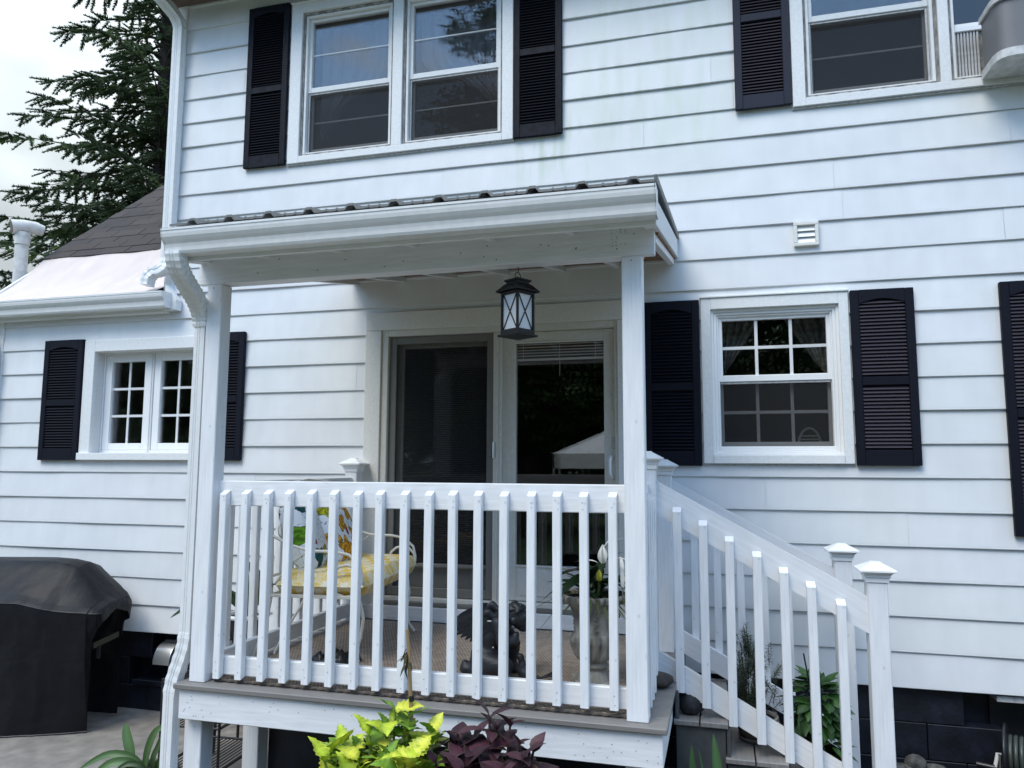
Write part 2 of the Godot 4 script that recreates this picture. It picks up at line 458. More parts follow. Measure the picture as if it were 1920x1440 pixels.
func pillow_texture(kind: int) -> ImageTexture:
	var S := 256
	var im := Image.create(S, S, false, Image.FORMAT_RGB8)
	var g := FastNoiseLite.new(); g.seed = 21 + kind; g.frequency = 0.014
	var h := FastNoiseLite.new(); h.seed = 61 + kind; h.frequency = 0.03
	var teal := Color(0.02, 0.36, 0.38); var green := Color(0.40, 0.62, 0.08); var yel := Color(0.93, 0.66, 0.14); var lem := Color(0.74, 0.74, 0.12); var red := Color(0.72, 0.16, 0.10)
	# x, y, radius, lobes, colour
	var blobs := [[40, 60, 34, 3, green], [70, 30, 22, 2, teal], [215, 190, 44, 3, teal], [200, 120, 26, 2, lem], [150, 215, 26, 4, red], [235, 70, 34, 2, teal], [25, 200, 40, 2, teal], [120, 245, 34, 3, green], [128, 18, 20, 3, yel]] if kind == 0 else [[60, 60, 50, 5, yel], [165, 85, 46, 5, yel], [100, 165, 44, 5, yel], [205, 185, 50, 5, yel], [30, 140, 30, 2, lem], [150, 235, 36, 4, yel], [230, 40, 38, 4, yel], [40, 225, 36, 3, lem], [140, 140, 12, 2, red]]
	for y in S:
		for x in S:
			var c := Color(0.90, 0.91, 0.93)
			if absf(g.get_noise_2d(x, y)) < 0.012: c = Color(0.10, 0.17, 0.15)
			for q in blobs:
				var dx: float = x - q[0]; var dy: float = y - q[1]
				if absf(dx) > 70 or absf(dy) > 70: continue
				var a := atan2(dy, dx)
				var rr: float = q[2] * (0.80 + 0.20 * sin(a * q[3] + q[0]) + 0.15 * h.get_noise_2d(x, y))
				var d := sqrt(dx * dx + dy * dy)
				if d < rr: c = q[4] * (0.82 + 0.18 * sin(d * 0.25 + a * 3.0))
				elif d < rr + 2.0: c = Color(0.16, 0.20, 0.16)
			if kind == 0 and (x < 16 or y < 12): c = teal * (0.85 + 0.3 * h.get_noise_2d(x, y))
			im.set_pixel(x, y, c)
	return ImageTexture.create_from_image(im)

func sky_image() -> ImageTexture:
	var W := 1024; var H := 512
	var f := FastNoiseLite.new(); f.seed = 12; f.frequency = 1.15; f.fractal_octaves = 6; f.fractal_gain = 0.55
	var g := FastNoiseLite.new(); g.seed = 31; g.frequency = 2.4; g.fractal_octaves = 5
	var im := Image.create(W, H, false, Image.FORMAT_RGBF)
	for y in H:
		var el := PI * (0.5 - (y + 0.5) / H)
		for x in W:
			var az := TAU * (x + 0.5) / W
			var d := Vector3(sin(az) * cos(el), sin(el), -cos(az) * cos(el))
			var up := maxf(d.y, 0.0)
			var c := Color(0.24, 0.44, 0.80).lerp(Color(0.53, 0.71, 0.82), pow(1.0 - up, 3.0))
			c = c * (0.80 + 0.25 * up)
			var p := Vector3(d.x, d.y * 1.8, d.z) / (0.35 + absf(d.y))
			var k := f.get_noise_3dv(p * 1.2) + 0.35 * g.get_noise_3dv(p * 1.5) + 0.14
			# thicker cloud over the house, clearer towards the garden
			k += 0.42 * clampf(-d.z, 0.0, 1.0) - 0.50 * clampf(d.z, 0.0, 1.0) + 0.12 * clampf(-d.x, 0.0, 1.0) * clampf(-d.z * 3.0, 0.0, 1.0)
			var cov := smoothstep(-0.12, 0.26, k)
			var lum := 0.98 + 0.22 * clampf(k, -0.2, 0.6) + 0.30 * g.get_noise_3dv(p * 2.2)
			c = c.lerp(Color(0.305, 0.338, 0.352) * lum * (0.08 + 2.75 * up), cov)
			if d.y < 0.0: c = c.lerp(Color(0.16, 0.18, 0.13), clampf(-d.y * 8.0, 0, 1))
			im.set_pixel(x, y, c)
	return ImageTexture.create_from_image(im)

# ------------------------------------------------------------------ main
func _ready() -> void:
	rng.seed = 20240611
	var cam := Camera3D.new()
	cam.name = "camera"; add_child(cam)
	cam.position = Vector3(0, 1.88045, 5.05495)
	cam.basis = Basis.from_euler(Vector3(0.106700055, 0.265934931, 0.00385943931))
	cam.fov = 53.794; cam.near = 0.05; cam.far = 400.0; cam.current = true
	var env := Environment.new()
	env.background_mode = Environment.BG_SKY
	var sky := Sky.new()
	var pan := PanoramaSkyMaterial.new()
	pan.panorama = sky_image(); pan.energy_multiplier = 1.0
	sky.sky_material = pan
	env.sky = sky
	env.tonemap_mode = Environment.TONE_MAPPER_LINEAR
	env.tonemap_exposure = 2.6
	env.sdfgi_enabled = true; env.ssao_enabled = true; env.ssil_enabled = true
	var we := WorldEnvironment.new(); we.name = "world_environment"; we.environment = env; add_child(we)
	var sun := DirectionalLight3D.new()
	sun.name = "sun"; sun.light_energy = 0.32; sun.light_color = Color(1.0, 0.975, 0.91); sun.light_angular_distance = 30.0
	sun.shadow_enabled = true
	add_child(sun)
	sun.look_at_from_position(Vector3(-2.5, 8.0, 5.5), Vector3.ZERO)
	materials()
	ground()
	house()
	porch()
	steps()
	furniture()
	plants()
	yard_things()
	trees()

func ground() -> void:
	var m := MB.new()
	m.quad(Vector3(-150, -0.012, 150), Vector3(150, -0.012, 150), Vector3(150, -0.012, -150), Vector3(-150, -0.012, -150))
	structure("ground", m, M["lawn"])
	m = MB.new()
	m.box(Vector3(-5.12, -0.04, 1.2), Vector3(5.36, 0.086, 3.4), 0.01)
	structure("patio", m, M["concrete"])
	m = MB.new()
	m.box(Vector3(-0.6, -0.04, 4.55), Vector3(14.0, 0.08, 3.2), 0.01)
	structure("walkway", m, M["concrete"])
	m = MB.new()
	m.box(Vector3(0.98, -0.045, 1.6), Vector3(6.82, 0.07, 4.2), 0.02)
	structure("planting_bed", m, M["earth"])

# ------------------------------------------------------------------ house
const LAP := 0.2032
var openings := [[-3.10, -1.45, 4.26, 5.44], [0.60, 2.245, 4.26, 5.44], [-0.032, 0.746, 1.955, 2.905], [-4.912, -3.955, 1.965, 2.79], [-2.40, -0.60, 0.80, 2.90]]

func clear_spans(xa: float, xb: float, ya: float, yb: float, holes: Array) -> Array:    # the spans of [xa, xb] that no hole covers in the band
	var spans := [[xa, xb]]
	for h in holes:
		if h[2] >= yb - 1e-5 or h[3] <= ya + 1e-5: continue
		var nx := []
		for s in spans:
			if h[1] <= s[0] or h[0] >= s[1]: nx.append(s)
			else:
				if h[0] > s[0]: nx.append([s[0], h[0]])
				if h[1] < s[1]: nx.append([h[1], s[1]])
		spans = nx
	return spans

func cuts(ya: float, yb: float, holes: Array) -> Array:
	var c := [ya, yb]
	for h in holes:
		for q in [h[2], h[3]]:
			if q > ya + 1e-4 and q < yb - 1e-4: c.append(q)
	c.sort()
	return c

func house() -> void:
	var H := thing("house", "white two storey clapboard house with black shutters and a low wing at left", "house")
	# clapboards: the lip of every course stands 14 mm proud
	var joints := {3: [0.151], 4: [-0.444], 6: [0.752], 8: [1.689], 9: [-3.05], 11: [-3.477], 13: [-0.267], 16: [0.278], 1: [-3.62], 0: [-3.62]}
	for k in range(-4, 22):
		var yb := 4.8595 - LAP * k
		var x0 := -5.90 if k >= 9 else -4.20
		var xs := [x0]
		var j: Array = joints.get(k, [])
		if j.size() == 0: j = [rng.randf_range(-0.3, 3.4) if k < 9 else rng.randf_range(0.9, 3.0)]
		for q in j: xs.append(q)
		if j[0] > 0.0 and rng.randf() < 0.8: xs.append(j[0] - 3.66)
		xs.append(4.4)
		xs = xs.filter(func(a): return a >= x0)
		xs.sort()
		for i in xs.size() - 1:
			if xs[i + 1] - xs[i] < 0.1: continue
			var m := MB.new()
			var lift := 0.0011 if (i + k) % 2 == 0 else 0.0
			var top := minf(yb + LAP, 5.69)
			var cy := cuts(yb, top, openings)
			var whole := openings.filter(func(h): return h[2] <= yb + 0.001 and h[3] >= top - 0.001)
			for run in clear_spans(xs[i] + 0.0012, xs[i + 1], yb, top, whole):
				m = MB.new()
				var tn := rng.randf_range(0.935, 1.0)
				m.col = Color(tn, tn * rng.randf_range(0.995, 1.005), tn * rng.randf_range(0.99, 1.01))
				for b in cy.size() - 1:
					for s in clear_spans(run[0], run[1], cy[b], cy[b + 1], openings):
						var za := lerpf(0.015, 0.001, (cy[b] - yb) / LAP) + lift
						var zb := lerpf(0.015, 0.001, (cy[b + 1] - yb) / LAP) + lift
						var n := maxi(1, int((s[1] - s[0]) / 0.25))
						for e in n:
							var a: float = lerpf(s[0], s[1], float(e) / n); var c: float = lerpf(s[0], s[1], float(e + 1) / n)
							var wa := 0.0016 * sin(a * 3.1 + k * 1.7) + 0.0010 * sin(a * 7.7 + k * 4.1); var wc := 0.0016 * sin(c * 3.1 + k * 1.7) + 0.0010 * sin(c * 7.7 + k * 4.1)
							if b == 0:
								# rolled bottom edge
								m.quad(Vector3(a, cy[b], 0.0), Vector3(c, cy[b], 0.0), Vector3(c, cy[b], za - 0.002 + wc), Vector3(a, cy[b], za - 0.002 + wa))
								m.quad(Vector3(a, cy[b], za - 0.002 + wa), Vector3(c, cy[b], za - 0.002 + wc), Vector3(c, cy[b] + 0.003, za + wc), Vector3(a, cy[b] + 0.003, za + wa))
							var ys: float = cy[b] + (0.003 if b == 0 else 0.0)
							m.quad(Vector3(a, ys, za + wa), Vector3(c, ys, za + wc), Vector3(c, cy[b + 1], zb + wc), Vector3(a, cy[b + 1], zb + wa))
				if m.v.size(): part("siding_board", m.mesh(true), M["siding"], H)
	# wall behind the boards, with the same openings
	var w := MB.new()
	for reg in [[-5.88, 4.4, 0.6, 3.25], [-4.22, 4.4, 3.25, 5.69]]:
		var cy := cuts(reg[2], reg[3], openings)
		for b in cy.size() - 1:
			for s in clear_spans(reg[0], reg[1], cy[b], cy[b + 1], openings):
				w.box(Vector3((s[0] + s[1]) * 0.5, (cy[b] + cy[b + 1]) * 0.5, -0.062), Vector3(s[1] - s[0], cy[b + 1] - cy[b], 0.12))
	# side, back, floors
	w.box(Vector3(-4.27, 4.47, -4.0), Vector3(0.10, 2.44, 7.8)); w.box(Vector3(-5.85, 1.92, -3.06), Vector3(0.1, 2.64, 5.86))
	w.box(Vector3(4.35, 3.14, -4.06), Vector3(0.1, 5.08, 7.86)); w.box(Vector3(0.04, 4.47, -7.95), Vector3(8.5, 2.44, 0.1)); w.box(Vector3(-0.7, 1.92, -7.95), Vector3(10.2, 2.64, 0.1))
	part("wall", w, M["trim"], H)
	var inn := MB.new()
	inn.box(Vector3(-0.7, 0.72, -4.0), Vector3(10.1, 0.12, 7.7)); inn.box(Vector3(-0.7, 3.22, -4.0), Vector3(10.1, 0.06, 7.7)); inn.box(Vector3(0.05, 5.62, -4.0), Vector3(8.5, 0.06, 7.7))
	inn.box(Vector3(-0.7, 3.2, -3.2), Vector3(10.1, 4.8, 0.08))
	inn.box(Vector3(-3.2, 2.0, -1.66), Vector3(0.08, 2.4, 2.9)); inn.box(Vector3(-0.4, 4.4, -1.66), Vector3(0.08, 2.3, 2.9)); inn.box(Vector3(-0.28, 2.0, -1.66), Vector3(0.08, 2.4, 2.9))
	part("interior_wall", inn, M["room"], H)
	# corner trim
	pbox("corner_board", -4.285, -4.195, 3.12, 5.69, -0.1, 0.022, M["trim"], H, 0.004)
	pbox("corner_board", -5.945, -5.885, 0.59, 3.12, -0.1, 0.022, M["trim"], H, 0.004)
	# eave: soffit, fascia, gutter, roof
	pbox("soffit", -4.30, 4.7, 5.69, 5.72, -0.05, 0.42, M["soffit_brown"], H, 0.0)
	pbox("fascia", -4.30, 4.7, 5.66, 5.86, 0.42, 0.45, M["trim"], H)
	var rf := MB.new()
	rf.quad(Vector3(-4.32, 5.87, 0.5), Vector3(4.75, 5.87, 0.5), Vector3(4.75, 8.3, -4.0), Vector3(-4.32, 8.3, -4.0))
	rf.quad(Vector3(-4.32, 8.3, -4.0), Vector3(4.75, 8.3, -4.0), Vector3(4.75, 5.87, -8.5), Vector3(-4.32, 5.87, -8.5))
	rf.tri(Vector3(-4.27, 5.69, -8.0), Vector3(-4.27, 5.69, 0.0), Vector3(-4.27, 8.2, -4.0)); rf.tri(Vector3(4.4, 5.69, 0.0), Vector3(4.4, 5.69, -8.0), Vector3(4.4, 8.2, -4.0))
	part("roof", rf, M["shingle_a"], H)
	var dg := node("downspout", H)
	dg.set_meta("label", "white downspout on the upper left corner of the house")
	var d := MB.new()
	var arc := []
	for i in 11:
		var k := i / 10.0
		arc.append(Vector3(lerpf(-4.50, -4.225, smoothstep(0, 1, k)), lerpf(5.98, 5.47, k), lerpf(0.42, 0.06, smoothstep(0.0, 1.0, k))))
	d.rect_tube(arc, 0.085, 0.065, Vector3(1, 0, 0), 0.06)
	part("elbow", d, M["gutter"], dg)
	d = MB.new(); d.rect_tube([Vector3(-4.225, 5.47, 0.06), Vector3(-4.225, 3.48, 0.06)], 0.085, 0.065, Vector3(1, 0, 0))
	part("pipe", d, M["gutter"], dg)
	d = MB.new(); arc = []
	var ctl := [Vector3(-4.222, 3.50, 0.06), Vector3(-4.228, 3.435, 0.075), Vector3(-4.262, 3.405, 0.10), Vector3(-4.305, 3.390, 0.12), Vector3(-4.338, 3.350, 0.13), Vector3(-4.345, 3.285, 0.135)]
	for i in 16:
		var ff := i / 15.0 * 4.999
		var qa := int(ff)
		arc.append(ctl[qa].lerp(ctl[qa + 1], ff - qa))
	d.rect_tube(arc, 0.085, 0.065, Vector3(0, 0, 1), 0.07)
	part("outlet_elbow", d, M["gutter"], dg)
	wing_roof(H)
	double_hung(H, -3.195, -1.368, 4.205, 5.52, [[-3.10, -2.318], [-2.237, -1.45]], 4.81, 1, 0, true, "alum")
	double_hung(H, 0.522, 2.325, 4.205, 5.52, [[0.60, 1.392], [1.453, 2.245]], 4.82, 1, 0, true, "alum", true)
	double_hung(H, -0.092, 0.801, 1.895, 2.968, [[-0.032, 0.746]], 2.44, 1, 2, true, "vinyl")
	casement(H)
	door(H)
	for s in [[-3.582, -3.213, 4.205, 5.545, "shutter_worn", "shutter"], [-1.366, -1.008, 4.205, 5.545, "shutter_worn", "shutter"], [0.162, 0.517, 4.225, 5.56, "shutter_fade", "slat_fade"], [-0.468, -0.102, 1.88, 2.96, "shutter", "shutter"], [0.811, 1.170, 1.885, 2.970, "shutter", "slat_fade"], [1.632, 1.995, 1.484, 2.975, "shutter", "slat_fade"], [-5.412, -5.020, 1.906, 2.897, "shutter", "shutter"], [-3.885, -3.499, 1.906, 2.897, "shutter", "shutter"]]:
		shutter(H, s[0], s[1], s[2], s[3], M[s[4]], M[s[5]])
	# louvred wall vent
	var vn := node("wall_vent", H)
	vn.set_meta("label", "small white louvred vent on the siding above the right window")
	var X0 := 0.497; var X1 := 0.647; var Y0 := 3.275; var Y1 := 3.432
	pbox("frame", X0, X1, Y1 - 0.022, Y1, 0.012, 0.042, M["trim_cream"], vn); pbox("frame", X0, X1, Y0, Y0 + 0.022, 0.012, 0.042, M["trim_cream"], vn)
	pbox("frame", X0, X0 + 0.022, Y0 + 0.022, Y1 - 0.022, 0.012, 0.042, M["trim_cream"], vn); pbox("frame", X1 - 0.022, X1, Y0 + 0.022, Y1 - 0.022, 0.012, 0.042, M["trim_cream"], vn)
	for i in 3:
		var m := MB.new(); m.box(Vector3.ZERO, Vector3(0.104, 0.040, 0.004), 0.001)
		part("louver", m, M["vinyl"], vn, Vector3((X0 + X1) / 2, Y0 + 0.041 + 0.0375 * i, 0.024), Basis(Vector3.RIGHT, -0.42))
	foundation(H)

func wing_roof(H: Node) -> void:
	# slope of 40 degrees from the eave; white membrane low down, shingles above
	var R := node("wing_roof", H)
	R.set_meta("label", "steep wing roof of dark shingles with a white membrane at the eave")
	var sl := Vector3(0, 0.643, -0.766)
	var nrm := Vector3(0, 0.766, 0.643)
	var base := Vector3(0, 3.765, -0.455)
	var rows := []
	for i in 15:
		var k := i / 14.0
		var row := PackedVector3Array()
		for j in 101:
			var x := lerpf(-6.04, -4.285, j / 100.0)
			var zz := lerpf(0.17, -0.46, k)
			var yy := lerpf(3.215, 3.775, k) - 0.055 * sin(PI * k) * 1.2
			yy += 0.010 * sin(x * 5.0 + k * 2.0) * sin(PI * k) + 0.006 * sin(x * 13.0 - k * 5.0) * k
			var fx := x + 4.74
			yy += 0.012 * exp(-fx * fx * 2200.0)
			row.append(Vector3(x, yy, zz))
		rows.append(row)
	var mem := MB.new(); mem.grid(rows, false, [], true)
	part("membrane", mem, M["membrane"], R)
	var deck := MB.new()
	deck.quad(Vector3(-6.03, 3.13, 0.05), Vector3(-4.32, 3.13, 0.05), Vector3(-4.32, 6.03, -3.26), Vector3(-6.03, 6.03, -3.26))
	deck.quad(Vector3(-6.03, 6.05, -3.26), Vector3(-4.32, 6.05, -3.26), Vector3(-4.32, 3.2, -6.6), Vector3(-6.03, 3.2, -6.6))
	deck.tri(Vector3(-5.9, 3.2, -6.2), Vector3(-5.9, 3.2, 0.0), Vector3(-5.9, 6.0, -3.26))
	part("roof_deck", deck, M["riser"], R)
	var bm := Basis(Vector3.RIGHT, sl.cross(Vector3.RIGHT).normalized() * -1.0, Vector3.ZERO)
	var n := nrm
	for r in 26:
		var off := 0.15 * (r % 2) + rng.randf_range(-0.02, 0.02)
		var x := -6.06 - off
		while x < -4.33:
			var a := maxf(x, -6.05); var b := minf(x + 0.303, -4.32)
			if b - a > 0.03:
				var m := MB.new()
				m.xf = Transform3D(Basis(Vector3.RIGHT, sl, n * -1.0 * -1.0), Vector3.ZERO)
				m.box(Vector3((b - a) / 2, 0.075, 0.0), Vector3(b - a - 0.004, 0.15, 0.007), 0.0015)
				var tilt := rng.randf_range(0.0, 0.003)
				part("shingle", m, M[["shingle_a", "shingle_b", "shingle_c", "shingle_a"][rng.randi() % 4]], R, base + sl * (0.139 * r) + n * (0.008 + 0.0035 * (r % 2) + tilt) + Vector3(a, 0, 0))
			x += 0.305
	# eave gutter
	gutter(R, "eave_gutter", -6.25, -4.15, 0.085, 3.10, 0.115)
	var g := MB.new()
	g.prism(PackedVector2Array([Vector2(-4.21, 3.09), Vector2(-4.105, 3.09), Vector2(-4.105, 3.17), Vector2(-4.21, 3.30)]), 0.02, 0.09)
	part("fascia_end", g, M["trim"], R)
	pbox("fascia", -6.25, -4.21, 3.075, 3.21, 0.018, 0.083, M["trim"], R)
	g = MB.new(); g.bar(Vector3(-6.045, 3.16, 0.10), Vector3(-6.045, 6.0, -3.26), 0.03, 0.14, 0.003)
	part("rake_board", g, M["trim"], R)
	# downspout at the far left
	var d := MB.new()
	var arc := []
	for i in 9:
		var k := i / 8.0
		arc.append(Vector3(-6.02 + 0.10 * smoothstep(0, 1, k), lerpf(3.10, 2.78, k), 0.10 - 0.03 * k))
	d.rect_tube(arc, 0.07, 0.055, Vector3(1, 0, 0), 0.06)
	d.rect_tube([Vector3(-5.92, 2.78, 0.065), Vector3(-5.92, 0.15, 0.065)], 0.07, 0.055, Vector3(1, 0, 0))
	part("downspout", d, M["gutter"], R)
	# vent pipe with an elbow cap
	var V := node("vent_pipe", H)
	V.set_meta("label", "white vent pipe with an elbow cap at the wing roof edge")
	var p := MB.new()
	p.tube([Vector3(-6.15, 3.0, -0.32), Vector3(-6.15, 3.93, -0.32)], 0.056, 20)
	part("pipe", p, M["pipe"], V)
	p = MB.new(); p.tube([Vector3(-6.15, 3.88, -0.32), Vector3(-6.15, 3.995, -0.32)], 0.064, 20)
	part("collar", p, M["pipe"], V)
	p = MB.new()
	arc = []
	for i in 8:
		var a := PI * 0.5 * i / 7.0
		arc.append(Vector3(-6.15 + 0.03 - 0.085 * cos(a) + 0.055, 3.975 + 0.07 * sin(a), -0.32))
	p.tube([Vector3(-6.06, 4.045, -0.45), Vector3(-6.09, 4.055, -0.39), Vector3(-6.145, 4.052, -0.325), Vector3(-6.20, 4.035, -0.245)], [0.050, 0.060, 0.065, 0.066], 18, true)
	part("elbow_cap", p, M["pipe"], V)
	p = MB.new(); p.tube([Vector3(-6.2003, 4.0348, -0.2445), Vector3(-6.203, 4.034, -0.2405)], 0.054, 18)
	part("mouth_grille", p, M["bronze_rub"], V)

func gutter(parent: Node, called: String, x0: float, x1: float, z0: float, y0: float, w: float) -> void:     # ogee gutter along x; z0 back, y0 bottom
	var prof := [Vector2(0, 0.125), Vector2(0, 0), Vector2(0.62, 0), Vector2(0.68, 0.012), Vector2(0.70, 0.03), Vector2(0.74, 0.048), Vector2(0.84, 0.062), Vector2(0.93, 0.078), Vector2(0.965, 0.095), Vector2(0.97, 0.108), Vector2(1.0, 0.110), Vector2(1.0, 0.120), Vector2(0.93, 0.120), Vector2(0.93, 0.112)]
	var m := MB.new()
	var outer := []
	for q in prof: outer.append(Vector2(q.x * w + z0, q.y + y0))
	for i in prof.size() - 1:
		var a: Vector2 = outer[i]; var b: Vector2 = outer[i + 1]
		m.quad(Vector3(x0, a.y, a.x), Vector3(x0, b.y, b.x), Vector3(x1, b.y, b.x), Vector3(x1, a.y, a.x))
		var ai := a + Vector2(0.0, 0.0015); var bi := b + Vector2(-0.002, 0.0015)
		m.quad(Vector3(x0, ai.y, ai.x), Vector3(x1, ai.y, ai.x), Vector3(x1, bi.y, bi.x), Vector3(x0, bi.y, bi.x))
	part(called, m, M["gutter"], parent)
	for e in [x0, x1]:
		var c := MB.new()
		c.xf = Transform3D(Basis(Vector3(0, 0, 1), Vector3(0, 1, 0), Vector3(-1, 0, 0)), Vector3(e, 0, 0))
		var poly := PackedVector2Array()
		for q in outer.slice(0, 12): poly.append(q)
		c.prism(poly, -0.003, 0.003)
		part("gutter_end_cap", c, M["gutter"], parent)

func pane(parent: Node, x0: float, x1: float, y0: float, y1: float, z: float, mat: Material, called := "pane") -> void:
	var m := MB.new()
	var t := rng.randf_range(-0.0012, 0.0012)
	m.quad(Vector3(x0, y0, z - t), Vector3(x1, y0, z + t), Vector3(x1, y1, z + t), Vector3(x0, y1, z - t))
	if called == "pane": m.quad(Vector3(x0, y0, z - t - 0.003), Vector3(x0, y1, z - t - 0.003), Vector3(x1, y1, z + t - 0.003), Vector3(x1, y0, z + t - 0.003))
	part(called, m, mat, parent)

func frame4(parent: Node, called: String, x0: float, x1: float, y0: float, y1: float, wl: float, wr: float, wb: float, wt: float, z0: float, z1: float, mat: Material) -> void:
	pbox(called, x0, x0 + wl, y0, y1, z0, z1, mat, parent); pbox(called, x1 - wr, x1, y0, y1, z0, z1, mat, parent)
	pbox(called, x0 + wl, x1 - wr, y0, y0 + wb, z0, z1 - 0.001, mat, parent); pbox(called, x0 + wl, x1 - wr, y1 - wt, y1, z0, z1 - 0.001, mat, parent)

func double_hung(H: Node, x0: float, x1: float, y0: float, y1: float, units: Array, ym: float, nh: int, nv: int, screen: bool, kind: String, ac := false) -> void:
	var W := node("window", H)
	var mat: Material = M["vinyl"] if kind == "vinyl" else M["trim"]
	var ox0: float = units[0][0]; var ox1: float = units[-1][1]
	var oy0 := y0 + 0.055; var oy1 := y1 - 0.075
	pbox("casing", x0, ox0 + 0.002, y0, y1, -0.02, 0.036, M["trim"], W); pbox("casing", ox1 - 0.002, x1, y0, y1, -0.02, 0.036, M["trim"], W)
	pbox("casing", ox0 + 0.002, ox1 - 0.002, oy1, y1, -0.02, 0.0365, M["trim"], W)
	pbox("sill", ox0 + 0.002, ox1 - 0.002, y0, oy0, -0.04, 0.045 if kind == "vinyl" else 0.037, M["trim"], W)
	pbox("drip_cap", x0 - 0.006, x1 + 0.006, y1, y1 + 0.014, 0.0, 0.046, M["trim"], W)
	pbox("flashing", x0 - 0.004, x1 + 0.004, y0 - 0.012, y0 - 0.001, 0.0, 0.022, M["alum"], W, 0.001)
	for u in units.size() - 1:
		pbox("mullion", units[u][1], units[u + 1][0], oy0, oy1, -0.09, 0.034, M["trim"], W)
	for u in units.size():
		var a: float = units[u][0]; var b: float = units[u][1]
		var frm: Material = M["vinyl"] if kind == "vinyl" else M["trim"]
		# jamb liner
		frame4(W, "frame", a, b, oy0, oy1, 0.018, 0.018, 0.022, 0.018, -0.11, 0.014, M["alum_dirty"] if kind == "alum" else M["vinyl"])
		frame4(W, "frame", a + 0.018, b - 0.018, oy0 + 0.022, oy1 - 0.018, 0.020, 0.020, 0.012, 0.018, -0.10, 0.004, frm)
		var ia := a + 0.038; var ib := b - 0.038; var iy0 := oy0 + 0.034; var iy1 := oy1 - 0.036
		if kind == "vinyl": frame4(W, "frame", ia, ib, iy0, iy1, 0.012, 0.012, 0.02, 0.012, -0.095, -0.006, M["vinyl"])
		if ac and u == 1:
			pbox("sash", ia, ib, 4.60, 4.66, -0.06, -0.035, M["vinyl"], W)
			pane(W, ia, ib, 4.66, iy1, -0.05, M["glass"])
			continue
		# upper sash, in front; lower sash behind it
		var st := 0.026 if kind == "alum" else 0.034
		frame4(W, "sash", ia, ib, ym - 0.018, iy1, st, st, 0.042, st, -0.055, -0.022, mat)
		frame4(W, "sash", ia, ib, iy0, ym + 0.018, st, st, 0.05, 0.04, -0.092, -0.060, mat)
		pane(W, ia + st, ib - st, ym + 0.024, iy1 - st, -0.036, M["glass"])
		pane(W, ia + st, ib - st, ym + 0.024, iy1 - st, -0.048, M["glass"])
		pane(W, ia + st, ib - st, iy0 + 0.05, ym - 0.022, -0.076, M["glass"])
		var mw := 0.010 if kind == "alum" else 0.020
		for side in 2:
			var ya := (ym + 0.024) if side == 0 else (iy0 + 0.05)
			var yb := (iy1 - st) if side == 0 else (ym - 0.022)
			var z := -0.043 if side == 0 else -0.084
			for i in nh:
				var yy := lerpf(ya, yb, (i + 1.0) / (nh + 1))
				pbox("muntin", ia + st, ib - st, yy - mw / 2, yy + mw / 2, z - 0.004, z + 0.004, mat, W, 0.001)
			for i in nv:
				var xx := lerpf(ia + st, ib - st, (i + 1.0) / (nv + 1))
				pbox("muntin", xx - mw / 2, xx + mw / 2, ya, yb, z - 0.0045, z + 0.0045, mat, W, 0.001)
		if screen:
			frame4(W, "screen_frame", ia + 0.002, ib - 0.002, iy0, ym - 0.019, 0.014, 0.014, 0.014, 0.014, -0.045, -0.030, M["alum"])
			pane(W, ia + 0.014, ib - 0.014, iy0 + 0.012, ym - 0.03, -0.036, M["screen"], "insect_screen")

func casement(H: Node) -> void:
	var W := node("window", H)
	var x0 := -5.015; var x1 := -3.885; var y0 := 1.912; var y1 := 2.885
	pbox("casing", x0, -4.912, y0, y1, -0.1, 0.030, M["trim"], W); pbox("casing", -3.955, x1, y0, y1, -0.1, 0.030, M["trim"], W)
	pbox("casing", -4.912, -3.955, 2.79, y1, -0.1, 0.031, M["trim"], W)
	pbox("sill", x0, x1, y0 - 0.004, 1.965, -0.1, 0.052, M["trim"], W)
	var ux := [[-4.912, -4.436], [-4.431, -3.957]]
	for u in ux:
		frame4(W, "frame", u[0], u[1], 1.965, 2.79, 0.012, 0.012, 0.024, 0.014, -0.15, -0.075, M["trim"])
		var a: float = u[0] + 0.014; var b: float = u[1] - 0.014
		frame4(W, "sash", a, b, 1.99, 2.775, 0.062, 0.062, 0.055, 0.06, -0.135, -0.085, M["vinyl"])
		pane(W, a + 0.06, b - 0.06, 2.043, 2.716, -0.105, M["glass"]); pane(W, a + 0.06, b - 0.06, 2.043, 2.716, -0.117, M["glass"])
		pbox("muntin", (a + b) / 2 - 0.010, (a + b) / 2 + 0.010, 2.045, 2.715, -0.115, -0.107, M["vinyl"], W, 0.001)
		for i in 2:
			var yy := lerpf(2.045, 2.715, (i + 1) / 3.0)
			pbox("muntin", a + 0.062, b - 0.062, yy - 0.010, yy + 0.010, -0.1152, -0.1068, M["vinyl"], W, 0.001)

